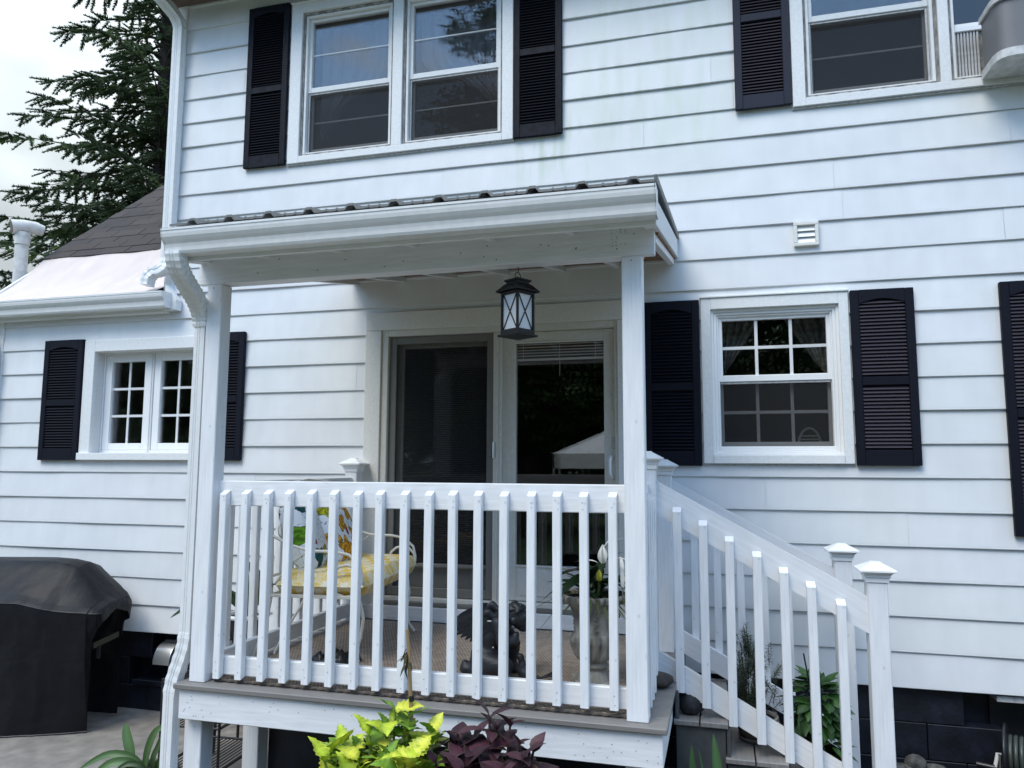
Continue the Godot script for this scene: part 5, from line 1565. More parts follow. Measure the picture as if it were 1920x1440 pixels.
func plants() -> void:
	# lime coleus
	var P := thing("lime_coleus", "lime green coleus with toothed leaves in front of the porch", "plant", Vector3(-1.255, 0, 2.22))
	pot(P, Vector3(0, 0, 0), 0.20, 0.36, M["pot_grey"], M["pot_grey"])
	var ms := []
	var lime := Color(0.40, 0.48, 0.035); var yel := Color(0.54, 0.54, 0.06); var grn := Color(0.15, 0.27, 0.03)
	for q in [[lime, yel], [grn, lime], [yel, lime], [lime, grn], [grn, grn * 0.8]]:
		var m := MB.new(); m.leaf(0.115, 0.086, 0.20, 0.40, 0.15, q[0], q[1], 12, 0.74, 0.14)
		ms.append(m.mesh())
	var tops := [[-0.17, 0.72, 0.03], [-0.08, 0.86, 0.04], [0.02, 0.945, 0.0], [0.10, 0.93, 0.03], [0.20, 0.88, 0.02], [-0.22, 0.66, 0.10], [0.05, 0.82, 0.12], [0.14, 0.78, 0.12], [-0.10, 0.74, 0.15], [0.0, 0.68, 0.2], [-0.17, 0.56, 0.16], [0.2, 0.74, -0.02], [-0.20, 0.60, 0.06], [-0.13, 0.78, 0.02], [-0.02, 0.88, 0.0], [0.08, 0.87, 0.03], [0.16, 0.82, 0.0], [0.03, 0.73, 0.13], [-0.12, 0.63, 0.15], [0.12, 0.66, 0.14], [-0.24, 0.50, 0.0], [0.19, 0.60, 0.05], [-0.05, 0.76, -0.10], [0.10, 0.72, -0.1]]
	for k in 34: tops.append([rng.randf_range(-0.24, 0.20), rng.randf_range(0.58, 0.86), rng.randf_range(0.0, 0.2)])
	for t in tops: coleus_stem(P, ms, M["leaf"], Vector3(t[0] * 0.88, t[1] - 0.015, t[2]), Color(0.20, 0.28, 0.05), 5, 1.18)
	# purple coleus
	P = thing("purple_coleus", "dark purple leafed coleus in front of the porch, right of the lime one", "plant", Vector3(-0.86, 0, 2.20))
	pot(P, Vector3(0, 0, 0), 0.19, 0.34, M["pot_grey"], M["pot_grey"])
	ms = []
	var pur := Color(0.034, 0.010, 0.018); var pu2 := Color(0.055, 0.016, 0.026)
	for q in [[pur, Color(0.07, 0.05, 0.03)], [pu2, Color(0.075, 0.05, 0.035)], [pur * 0.8, pur]]:
		var m := MB.new(); m.leaf(0.118, 0.088, 0.16, 0.50, 0.03, q[0], q[1], 9, 0.74, 0.04)
		ms.append(m.mesh())
	tops = [[-0.12, 0.90, 0.02], [0.0, 0.96, 0.0], [0.08, 0.94, 0.0], [0.13, 0.90, 0.06], [0.17, 0.86, 0.0], [0.19, 0.76, 0.06], [-0.06, 0.82, 0.1], [0.10, 0.80, 0.12], [0.0, 0.72, 0.18], [0.2, 0.64, 0.1], [-0.16, 0.84, 0.0], [-0.06, 0.88, 0.0], [0.02, 0.91, -0.02], [0.16, 0.86, 0.02], [0.06, 0.76, 0.10], [-0.10, 0.72, 0.12], [0.18, 0.74, 0.08], [-0.18, 0.66, 0.06], [0.0, 0.64, 0.16], [0.14, 0.62, 0.12], [0.22, 0.66, -0.04], [-0.04, 0.76, -0.08]]
	for k in 22: tops.append([rng.randf_range(-0.17, 0.18), rng.randf_range(0.60, 0.87), rng.randf_range(0.0, 0.2)])
	for t in tops: coleus_stem(P, ms, M["leaf_satin"], Vector3(t[0], t[1] - 0.035, t[2]), Color(0.05, 0.02, 0.02), 5, 1.1)
	# cane with a dead tuft
	P = thing("bamboo_stake", "thin tan cane with a withered leaf tuft tied near its top", "stake", Vector3(-1.17, 0, 2.20))
	var m := MB.new(); m.tube([Vector3(0.0, 0.25, 0), Vector3(-0.005, 0.85, 0.0), Vector3(-0.022, 1.14, 0.0), Vector3(-0.032, 1.235, 0)], [0.009, 0.0085, 0.0075, 0.006], 8)
	part("cane", m, M["cane"], P)
	m = MB.new(); m.tube([Vector3(-0.008, 0.965, 0), Vector3(-0.0085, 0.985, 0)], 0.011, 8)
	part("tie", m, M["plastic_black"], P)
	m = MB.new()
	for i in 22:
		m.xf = Transform3D(Basis(Vector3.UP, rng.randf() * TAU) * Basis(Vector3.BACK, rng.randf_range(-1.3, 0.6)), Vector3(-0.030, 1.13 + rng.randf_range(-0.04, 0.035), 0.0))
		m.leaf(rng.randf_range(0.025, 0.05), 0.014, 0.5, 0.8, 0.0, Color.WHITE, Color.WHITE, 4)
	var o := part("withered_leaves", m, M["dead_leaf"], P)
	o.set_meta("kind", "stuff")
	# strap-leaved plants
	P = thing("potted_strap_plant", "long strap leaved plant in a green pot at the patio corner", "plant", Vector3(-3.08, 0, 1.42))
	pot(P, Vector3(0.05, 0, 0), 0.155, 0.235, M["pot_green"], M["pot_green"])
	var gr := Color(0.070, 0.13, 0.045)
	var b := Vector3(0.03, 0.22, 0.0)
	for q in [[[Vector3.ZERO, Vector3(-0.06, 0.07, 0.02), Vector3(-0.20, 0.085, 0.05), Vector3(-0.36, 0.0, 0.08)], 0.042, 1.0], [[Vector3(-0.01, 0, 0.02), Vector3(-0.05, 0.06, 0.05), Vector3(-0.16, 0.05, 0.1), Vector3(-0.27, -0.08, 0.15)], 0.046, 1.15], [[Vector3.ZERO, Vector3(0.02, 0.12, 0.0), Vector3(0.07, 0.22, 0.0), Vector3(0.18, 0.265, 0.02)], 0.042, 1.1], [[Vector3(-0.09, -0.02, -0.02), Vector3(-0.11, 0.08, -0.02), Vector3(-0.15, 0.17, -0.03), Vector3(-0.17, 0.225, -0.04)], 0.055, 1.25], [[Vector3(0.06, 0, 0), Vector3(0.07, 0.08, 0.02), Vector3(0.10, 0.15, 0.02), Vector3(0.115, 0.21, 0.02)], 0.032, 0.75], [[Vector3(0.08, -0.01, 0), Vector3(0.11, 0.06, 0.03), Vector3(0.16, 0.11, 0.05), Vector3(0.20, 0.15, 0.06)], 0.032, 0.6], [[Vector3(0.05, 0, 0.03), Vector3(0.02, 0.05, 0.05), Vector3(-0.05, 0.06, 0.08), Vector3(-0.12, 0.0, 0.12)], 0.03, 0.5]]:
		strap_leaf(P, M["leaf"], b, q[0], q[1], gr * q[2])
	P = thing("strap_leaf_plant", "upright strap leaved plant growing beside the porch steps", "plant", Vector3(-0.09, 0, 1.36))
	gr = Color(0.055, 0.115, 0.04)
	for q in [[[Vector3(-0.02, 0, 0), Vector3(-0.04, 0.22, 0), Vector3(-0.055, 0.42, 0.01), Vector3(-0.062, 0.625, 0.02)], 0.052, 1.1], [[Vector3(0.03, 0, 0), Vector3(0.045, 0.25, 0), Vector3(0.05, 0.48, 0.01), Vector3(0.035, 0.675, 0.0)], 0.055, 1.2], [[Vector3(-0.02, 0, 0.03), Vector3(-0.06, 0.24, 0.03), Vector3(-0.10, 0.42, 0.03), Vector3(-0.135, 0.52, 0.05)], 0.040, 0.8], [[Vector3(0, 0, 0), Vector3(0.0, 0.25, 0.02), Vector3(-0.005, 0.45, 0.02), Vector3(-0.03, 0.61, 0.02)], 0.016, 0.9], [[Vector3(0.01, 0, 0.04), Vector3(0.02, 0.2, 0.06), Vector3(0.02, 0.36, 0.07), Vector3(0.03, 0.48, 0.08)], 0.05, 0.9]]:
		strap_leaf(P, M["leaf"], Vector3.ZERO, q[0], q[1], gr * q[2])
	# rosemary on the second step
	P = thing("potted_rosemary", "spindly rosemary in a grey stone pot on the porch steps", "plant", Vector3(0.152, 0.482, 0.80))
	pot(P, Vector3.ZERO, 0.108, 0.125, M["pot_grey"], M["pot_rim"], true)
	var sprig := MB.new()
	sprig.col = Color(0.06, 0.05, 0.035)
	sprig.tube([Vector3.ZERO, Vector3(0.0, 0.12, 0.0)], [0.0022, 0.001], 5)
	for i in 56:
		var a := i * 2.4
		sprig.xf = Transform3D(Basis(Vector3.UP, a) * Basis(Vector3.BACK, rng.randf_range(0.0, 0.75)), Vector3(0, 0.006 + 0.115 * i / 56.0, 0))
		sprig.leaf(0.027, 0.0036, 0.2, 0.1, 0.0, Color(0.055, 0.075, 0.045), Color(0.075, 0.095, 0.06), 2, 0.8)
	sprig.xf = Transform3D()
	var sm := sprig.mesh()
	for i in 90:
		var h := 0.34 * pow(rng.randf(), 1.25)
		var a := rng.randf() * TAU
		var r := 0.075 * (1.0 - h / 0.42) * sqrt(rng.randf()) + 0.006
		part("sprig", sm, M["leaf_dark"], P, Vector3(-0.03 + cos(a) * r * 0.8, 0.115 + h, sin(a) * r * 0.8), Basis(Vector3.UP, -a) * Basis(Vector3.BACK, -rng.randf_range(0.05, 0.55)))
	for i in 7:
		part("sprig", sm, M["leaf_dark"], P, Vector3(0.075 + 0.012 * (i % 3), 0.15 + 0.035 * i, 0.02 - 0.01 * i), Basis(Vector3.UP, i * 1.3) * Basis(Vector3.BACK, -0.7))
	part("sprig", sm, M["leaf_dark"], P, Vector3(-0.03, 0.46, 0), Basis(Vector3.BACK, 0.05)); part("sprig", sm, M["leaf_dark"], P, Vector3(-0.028, 0.40, 0), Basis())
	m = MB.new(); m.col = Color(0.06, 0.05, 0.035)
	for i in 5: m.tube([Vector3(-0.02 + 0.015 * i, 0.10, 0.0), Vector3(-0.035 + 0.03 * i, 0.25, 0.01 * i), Vector3(-0.03 + 0.02 * i, 0.36 - 0.03 * i, 0.0)], 0.002, 5)
	part("stem", m, M["leaf_dark"], P)
	# basil on the third step
	P = thing("potted_basil", "bushy green basil in a small red pot on the porch steps", "plant", Vector3(0.470, 0.324, 0.80))
	pot(P, Vector3(0.02, 0, 0), 0.085, 0.125, M["terracotta"], M["terracotta"])
	ms = []
	var bg := Color(0.030, 0.085, 0.016)
	for k in [0.75, 1.0, 1.35]:
		m = MB.new(); m.leaf(0.085, 0.055, -0.28, 0.55, 0.0, bg * k, bg * k * 1.15, 7, 0.72, 0.05)
		ms.append(m.mesh())
	bushy(P, ms, M["leaf"], Vector3(-0.02, 0.30, 0.0), Vector3(0.105, 0.22, 0.11), 150, [])
	bushy(P, ms, M["leaf"], Vector3(0.0, 0.16, 0.02), Vector3(0.085, 0.10, 0.09), 40, [])
	m = MB.new(); m.tube([Vector3(-0.02, 0.10, 0.06), Vector3(-0.05, 0.40, 0.09), Vector3(-0.085, 0.625, 0.10)], 0.0042, 6)
	part("stake", m, M["plastic_black"], P)
	# leafy plant on a black stand beyond the left railing
	P = thing("plant_stand", "black metal plant stand on the patio behind the porch railing", "stand", Vector3(-3.10, 0, 0.45))
	for x in [-0.13, 0.13]:
		for z in [-0.13, 0.13]:
			m = MB.new(); m.tube([Vector3(x, 0, z), Vector3(x * 0.9, 0.66, z * 0.9)], 0.010, 7)
			part("leg", m, M["black_iron"], P)
	m = MB.new(); m.lathe([[0.0, 0.66], [0.16, 0.66], [0.16, 0.68], [0.0, 0.68]], 24)
	part("top", m, M["black_iron"], P)
	P = thing("potted_broadleaf", "dark broad leaved plant in a black pot on the plant stand", "plant", Vector3(-3.10, 0.68, 0.45))
	pot(P, Vector3.ZERO, 0.14, 0.20, M["plastic_black"], M["chip"])
	gr = Color(0.025, 0.060, 0.022)
	for q in [[[Vector3.ZERO, Vector3(-0.03, 0.15, 0), Vector3(-0.04, 0.3, 0), Vector3(-0.08, 0.44, 0.0)], 0.07], [[Vector3.ZERO, Vector3(0.04, 0.1, 0.02), Vector3(0.07, 0.26, 0.02), Vector3(0.0, 0.36, 0.05)], 0.08], [[Vector3(0, 0, 0), Vector3(-0.14, 0.13, 0.0), Vector3(-0.36, 0.09, 0.0), Vector3(-0.62, -0.06, 0.0)], 0.05], [[Vector3(0, 0, 0), Vector3(0.1, 0.10, 0.05), Vector3(0.17, 0.20, 0.05), Vector3(0.21, 0.12, 0.1)], 0.07], [[Vector3(0, 0, 0), Vector3(-0.1, 0.15, 0.1), Vector3(-0.16, 0.22, 0.15), Vector3(-0.22, 0.16, 0.2)], 0.06]]:
		strap_leaf(P, M["leaf_dark"], Vector3(0, 0.19, 0), q[0], q[1], gr)

func coleus_stem(P: Node, ms: Array, mat: Material, top: Vector3, col: Color, pairs: int, s: float) -> void:
	var m := MB.new(); m.col = col
	var base := Vector3(top.x * 0.35, 0.30, top.z * 0.35)
	m.tube([base, base.lerp(top, 0.6) + Vector3(0, 0, 0.01), top], 0.005, 6)
	part("stem", m, mat, P)
	var dir := (top - base).normalized()
	for k in pairs:
		var at := top - dir * (0.045 * k)
		var turn := rng.randf() * 0.6 + k * PI / 2 + top.x * 3
		for e in 2:
			var a := turn + e * PI
			var el := lerpf(0.95, -0.2, k / float(maxi(pairs - 1, 1))) + rng.randf_range(-0.5, 0.4)
			var q := s * lerpf(0.62, 1.05, k / float(pairs)) * rng.randf_range(0.65, 1.25)
			part("leaf", ms[rng.randi() % ms.size()], mat, P, at, Basis(Vector3.UP, a) * Basis(Vector3.BACK, el) * Basis(Vector3.RIGHT, rng.randf_range(-0.4, 0.4)) * Basis().scaled(Vector3(q, q, q)))

# ------------------------------------------------------------------ around the house
func yard_things() -> void:
	grill()
	# window air conditioner
	var A := thing("air_conditioner", "white window air conditioner with grey mesh sides in the upper right window", "air conditioner")
	var m := MB.new()
	var poly := PackedVector2Array()
	pbox("case", 1.655, 2.11, 4.27, 4.60, -0.25, 0.20, M["ac_white"], A, 0.01)
	# side grille and curved front tray
	var rows := []
	for y in [4.285, 4.59]:
		var r := PackedVector3Array()
		for i in 13:
			var k := i / 12.0
			var a := PI * k
			r.append(Vector3(1.885 - 0.262 * signf(cos(a)) * pow(absf(cos(a)), 0.32), y, 0.055 + 0.26 * pow(maxf(sin(a), 0.0), 0.32)))
		rows.append(r)
	m.grid(rows, false, [], true)
	part("mesh_grille", m, M["ac_mesh"], A)
	for q in [[4.235, 4.285, "tray"], [4.59, 4.625, "lid"]]:
		m = MB.new()
		poly = PackedVector2Array()
		for i in 13:
			var a := PI * i / 12.0
			poly.append(Vector2(1.885 - 0.275 * signf(cos(a)) * pow(absf(cos(a)), 0.32), 0.05 + 0.28 * pow(maxf(sin(a), 0.0), 0.32)))
		m.xf = Transform3D(Basis(Vector3(1, 0, 0), Vector3(0, 0, 1), Vector3(0, -1, 0)), Vector3(0, q[1], 0))
		m.prism(poly, 0.0, q[1] - q[0])
		part(q[2], m, M["ac_white"], A)
	for s in [[1.495, 1.655], [2.11, 2.205]]:
		var n := int((s[1] - s[0]) / 0.018)
		for i in n:
			pbox("accordion_fold", s[0] + 0.018 * i, s[0] + 0.018 * i + 0.012, 4.27, 4.60, -0.055, -0.030, M["alum"], A, 0.003)
		pbox("accordion_panel", s[0], s[1], 4.27, 4.60, -0.060, -0.045, M["alum_dirty"], A, 0.0)
	pbox("frame_bar", 1.49, 2.205, 4.60, 4.635, -0.060, -0.02, M["vinyl"], A)
	# curtains inside the upper left window
	var spots := [[-3.06, -2.36, 1.0, "sheer white curtain swept aside in the upper left window, left pane"], [-2.19, -1.49, -1.0, "sheer white curtain swept aside in the upper left window, right pane"]]
	for s in spots:
		var rws := []
		for i in 15:
			var k := i / 14.0
			var r := PackedVector3Array()
			for j in 37:
				var u := j / 36.0
				var sw := smoothstep(0.35, 1.0, k)
				var x0: float = s[0]; var x1: float = s[1]
				var keep := 1.0 - 0.72 * sw
				var xx := lerpf(x0, x1, u * keep) if s[2] < 0 else lerpf(x1, x0, u * keep)
				if s[2] < 0: xx = lerpf(x1, x0, u * keep)
				else: xx = lerpf(x0, x1, u * keep)
				r.append(Vector3(xx, 5.42 - 0.95 * k * (1.0 - 0.25 * u * sw), -0.22 + 0.016 * sin(u * 48.0) + 0.01 * sin(u * 19.0)))
			rws.append(r)
		m = MB.new(); m.grid(rws)
		var o := part("curtain", m, M["curtain"], self)
		tag(o, s[3], "curtain")
	for s in [[0.02, 0.30, -1.0, "patterned valance drawn to the left in the lower right window"], [0.70, 0.42, 1.0, "patterned valance drawn to the right in the lower right window"]]:
		var rws := []
		for i in 9:
			var k := i / 8.0
			var r := PackedVector3Array()
			for j in 25:
				var u := j / 24.0
				r.append(Vector3(lerpf(s[0], lerpf(s[1], s[0], k * 0.75), u), 2.88 - 0.42 * k * (1.0 - 0.2 * u), -0.20 + 0.014 * sin(u * 30.0)))
			rws.append(r)
		m = MB.new(); m.grid(rws)
		var o := part("valance", m, M["curtain_dark"], self)
		tag(o, s[3], "curtain")
	# chair back seen through the lower right window
	m = MB.new()
	var arch := []
	for i in 11: arch.append(Vector3(0.58 + 0.075 * -cos(PI * i / 10.0), 1.98 + 0.15 * sin(PI * i / 10.0), -0.28))
	m.tube(arch, 0.008, 7)
	for i in 5: m.tube([Vector3(0.52, 1.99 + 0.022 * i, -0.28), Vector3(0.64, 1.99 + 0.022 * i, -0.28)], 0.005, 6)
	for x in [0.505, 0.655]: m.tube([Vector3(x, 0.78, -0.28), Vector3(x, 1.99, -0.28)], 0.010, 6)
	var ch := part("chair", m, M["chip"], self)
	tag(ch, "pale chair back seen through the lower right window", "chair")
	# hose reel at the right edge
	var R := thing("hose_reel", "black hose reel with a crank handle against the navy foundation", "hose reel", Vector3(1.56, 0, 0.16), -0.35)
	for s in [-0.08, 0.18]:
		m = MB.new(); m.xf = Transform3D(Basis(Vector3(0, 0, 1), Vector3(1, 0, 0), Vector3(0, 1, 0)), Vector3(s, 0.30, 0))
		m.lathe([[0.0, -0.012], [0.155, -0.012], [0.17, -0.006], [0.17, 0.006], [0.155, 0.012], [0.06, 0.018], [0.0, 0.02]], 32)
		part("flange", m, M["plastic_black"], R)
	m = MB.new()
	for i in 9:
		var ring := []
		for k in 21: ring.append(Vector3(-0.055 + 0.026 * i, 0.30 + 0.105 * cos(TAU * k / 20.0), 0.105 * sin(TAU * k / 20.0)))
		m.tube(ring, 0.013, 6, false)
	part("hose", m, M["pot_green"], R)
	m = MB.new(); m.tube([Vector3(-0.09, 0.30, 0), Vector3(-0.12, 0.30, 0), Vector3(-0.125, 0.27, 0.05), Vector3(-0.13, 0.25, 0.08)], 0.011, 7)
	part("crank", m, M["alum"], R)
	m = MB.new(); m.tube([Vector3(-0.13, 0.25, 0.08), Vector3(-0.215, 0.252, 0.08)], 0.016, 9)
	part("handle", m, M["plastic_black"], R)
	for s in [-0.11, 0.21]:
		m = MB.new(); m.bar(Vector3(s, 0.30, 0), Vector3(s, 0.0, 0.13), 0.02, 0.03, 0.004); m.bar(Vector3(s, 0.30, 0), Vector3(s, 0.0, -0.13), 0.02, 0.03, 0.004)
		part("stand", m, M["plastic_black"], R)
	# rubble against the wall
	var rk := [[0.985, 0.115, 0.06, 0.09], [1.085, 0.10, 0.09, 0.10], [1.05, 0.185, 0.04, 0.058], [1.155, 0.135, 0.05, 0.075]]
	var rl := ["grey rubble chunk by the right foundation, leftmost of the heap", "grey rubble chunk by the right foundation, front of the heap", "grey rubble chunk by the right foundation, topmost of the heap", "grey rubble chunk by the right foundation, rightmost of the heap"]
	for i in 4:
		var q: Array = rk[i]
		var o := part("rock", stone_mesh(q[3], q[3] * 0.75, 20 + i), M["stone_grey"], self, Vector3(q[0], q[1], q[2]), Basis(Vector3.UP, i * 1.3))
		tag(o, rl[i], "rock", "rubble against the foundation")
	# canopy tent on the lawn behind the camera, seen mirrored in the door
	var T := thing("canopy_tent", "white canopy tent on the lawn, mirrored in the patio door", "tent", Vector3(-1.35, 0, 10.4))
	for x in [-1.6, 1.6]:
		for z in [-1.6, 1.6]:
			m = MB.new(); m.box(Vector3(x, 1.05, z), Vector3(0.04, 2.1, 0.04), 0.004)
			part("leg", m, M["alum"], T)
	m = MB.new()
	var c4 := [Vector3(-1.62, 2.1, 1.62), Vector3(1.62, 2.1, 1.62), Vector3(1.62, 2.1, -1.62), Vector3(-1.62, 2.1, -1.62)]
	for k in 4:
		m.tri(c4[k], c4[(k + 1) % 4], Vector3(0, 2.95, 0))
	part("roof", m, M["canopy_cloth"], T)
	m = MB.new()
	for k in 4:
		var d := Vector3(0, -0.28, 0)
		m.quad(c4[k] + d, c4[(k + 1) % 4] + d, c4[(k + 1) % 4], c4[k])
	part("valance", m, M["canopy_cloth"], T)

func grill() -> void:
	# the front faces the viewer; local x runs from the right end to the left, z to the front
	var G := thing("covered_grill", "barbecue grill under a black fabric cover on the concrete patio", "grill", Vector3(-4.275, 0.0, 0.335))
	var u := Vector3(-0.985, 0, 0.17).normalized()
	var d := Vector3(0.17, 0, 0.985).normalized()
	var f := FastNoiseLite.new(); f.seed = 8; f.frequency = 2.2; f.fractal_octaves = 3
	# sections: a, then points (b, c) from the back hem over the top to the front hem
	var W := [
		[0.0, [[-0.15, 0.80], [-0.16, 0.83], [-0.16, 0.86], [-0.14, 0.885], [-0.07, 0.892], [0.05, 0.882], [0.14, 0.862], [0.17, 0.845], [0.172, 0.82], [0.15, 0.775]]],
		[0.012, [[-0.19, 0.74], [-0.20, 0.80], [-0.20, 0.875], [-0.18, 0.91], [-0.09, 0.915], [0.07, 0.90], [0.17, 0.872], [0.205, 0.845], [0.205, 0.79], [0.19, 0.735]]],
		[0.045, [[-0.20, 0.72], [-0.22, 0.76], [-0.22, 0.91], [-0.20, 0.935], [-0.10, 0.945], [0.06, 0.92], [0.19, 0.88], [0.235, 0.848], [0.225, 0.76], [0.19, 0.66]]],
		[0.062, [[-0.20, 0.70], [-0.22, 0.70], [-0.22, 0.92], [-0.20, 0.95], [-0.10, 0.96], [0.06, 0.93], [0.195, 0.885], [0.245, 0.85], [0.23, 0.72], [0.17, 0.56]]],
		[0.07, [[-0.19, 0.03], [-0.20, 0.5], [-0.22, 0.92], [-0.20, 0.955], [-0.10, 0.967], [0.06, 0.938], [0.20, 0.89], [0.25, 0.852], [0.23, 0.5], [0.155, 0.015]]],
		[0.29, [[-0.21, 0.03], [-0.22, 0.5], [-0.24, 0.93], [-0.22, 1.13], [-0.10, 1.175], [0.05, 1.135], [0.22, 0.91], [0.275, 0.868], [0.245, 0.5], [0.215, 0.012]]],
		[0.40, [[-0.22, 0.03], [-0.22, 0.5], [-0.24, 0.93], [-0.22, 1.145], [-0.10, 1.195], [0.05, 1.175], [0.23, 0.95], [0.295, 0.892], [0.265, 0.5], [0.265, 0.012]]],
		[0.55, [[-0.22, 0.03], [-0.22, 0.5], [-0.24, 0.93], [-0.22, 1.15], [-0.10, 1.205], [0.05, 1.19], [0.235, 0.985], [0.305, 0.925], [0.285, 0.5], [0.30, 0.012]]],
		[0.75, [[-0.22, 0.03], [-0.22, 0.5], [-0.24, 0.93], [-0.22, 1.15], [-0.10, 1.205], [0.05, 1.19], [0.24, 0.985], [0.31, 0.925], [0.28, 0.5], [0.30, 0.02]]],
		[1.15, [[-0.22, 0.03], [-0.22, 0.5], [-0.24, 0.93], [-0.22, 1.15], [-0.10, 1.20], [0.05, 1.185], [0.24, 0.98], [0.305, 0.92], [0.28, 0.5], [0.30, 0.03]]],
		[1.50, [[-0.20, 0.5], [-0.20, 0.72], [-0.20, 0.86], [-0.18, 0.91], [-0.10, 0.93], [0.06, 0.93], [0.18, 0.91], [0.22, 0.87], [0.22, 0.72], [0.22, 0.5]]],
	]
	# subdivide
	var lower := []
	var rows := []
	for i in W.size() - 1:
		for s in 5:
			var t := s / 5.0
			var r := PackedVector3Array()
			for j in 9:
				for q in (5 if j == 8 else 4):
					var w := q / 4.0
					var a: float = lerpf(W[i][0], W[i + 1][0], t)
					var p0 := Vector2(W[i][1][j][0], W[i][1][j][1]).lerp(Vector2(W[i][1][j + 1][0], W[i][1][j + 1][1]), w)
					var p1 := Vector2(W[i + 1][1][j][0], W[i + 1][1][j][1]).lerp(Vector2(W[i + 1][1][j + 1][0], W[i + 1][1][j + 1][1]), w)
					var p := p0.lerp(p1, t)
					var P := u * a + d * p.x + Vector3(0, p.y * (0.975 if p.y > 0.2 else 1.0), 0)
					var nz := f.get_noise_3dv(P * 1.4) * 0.026 + f.get_noise_3dv(Vector3(P.x * 4.0, P.y * 1.0, P.z * 4.0)) * 0.016
					if p.y > 0.86: nz *= 0.45
					P += (d * signf(p.x) * 0.8 + u * -0.5 * smoothstep(0.3, -0.1, a)) * nz
					r.append(P)
			rows.append(r)
	var m := MB.new(); m.grid(rows, false, [], false)
	part("cover", m, M["cover"], G)
	# right end closed
	var e := MB.new()
	var first: PackedVector3Array = rows[0]
	var ce := Vector3.ZERO
	for q in first: ce += q
	ce /= first.size()
	for j in first.size() - 1: e.tri(ce, first[j + 1], first[j])
	part("cover_end", e, M["cover"], G)
	# seams, strap and buckle, hem
	m = MB.new()
	var seam := []
	for i in range(0, rows.size()): seam.append(rows[i][28] + Vector3(0, 0.003, 0))
	m.tube(seam, 0.004, 5)
	part("seam", m, M["cover_top"], G)
	m = MB.new()
	var hem := []
	for i in range(20, rows.size() - 5): hem.append(rows[i][36] - Vector3(0, 0.002, 0))
	m.tube(hem, 0.006, 6)
	part("hem", m, M["cover_top"], G)
	m = MB.new()
	m.bar(u * 0.048 + d * 0.17 + Vector3(0, 0.60, 0), u * 0.048 + d * -0.12 + Vector3(0, 0.62, 0), 0.008, 0.040, 0.001)
	part("strap", m, M["strap"], G)
	m = MB.new(); m.bar(u * 0.049 + d * 0.11 + Vector3(0, 0.59, 0), u * 0.049 + d * 0.11 + Vector3(0, 0.50, 0), 0.035, 0.006, 0.001)
	part("strap_tail", m, M["cover_top"], G)
	for q in [[0.40, -0.08], [0.45, 0.12], [1.0, 0.15], [1.0, -0.1]]:
		m = MB.new(); m.xf = Transform3D(Basis(u, Vector3.UP, d), u * q[0] + d * q[1] + Vector3(0, 0.028, 0))
		m.tube([Vector3(-0.015, 0, 0), Vector3(0.015, 0, 0)], 0.028, 12)
		part("wheel", m, M["plastic_black"], G)
	# pale bent mark of the maker at the left edge of the hood
	m = MB.new()
	var b0 := u * 0.86 + d * 0.165 + Vector3(0, 1.085, 0)
	m.tube([b0 + Vector3(-0.02, 0.02, -0.006), b0 + Vector3(0.02, 0.02, -0.006), b0 + Vector3(0.0, -0.015, 0.012)], 0.0025, 5)
	part("logo", m, M["chip"], G)

# ------------------------------------------------------------------ trees
func scatter(called: String, mesh: Mesh, mat: Material, xf: Array, cols: Array, parent: Node) -> void:
	var mm := MultiMesh.new()
	mm.transform_format = MultiMesh.TRANSFORM_3D; mm.use_colors = true; mm.mesh = mesh
	mm.instance_count = xf.size()
	for i in xf.size():
		mm.set_instance_transform(i, xf[i]); mm.set_instance_color(i, cols[i])
	var o := MultiMeshInstance3D.new()
	o.name = numbered(called); o.multimesh = mm; o.material_override = mat
	parent.add_child(o, true)
	o.set_meta("kind", "stuff")

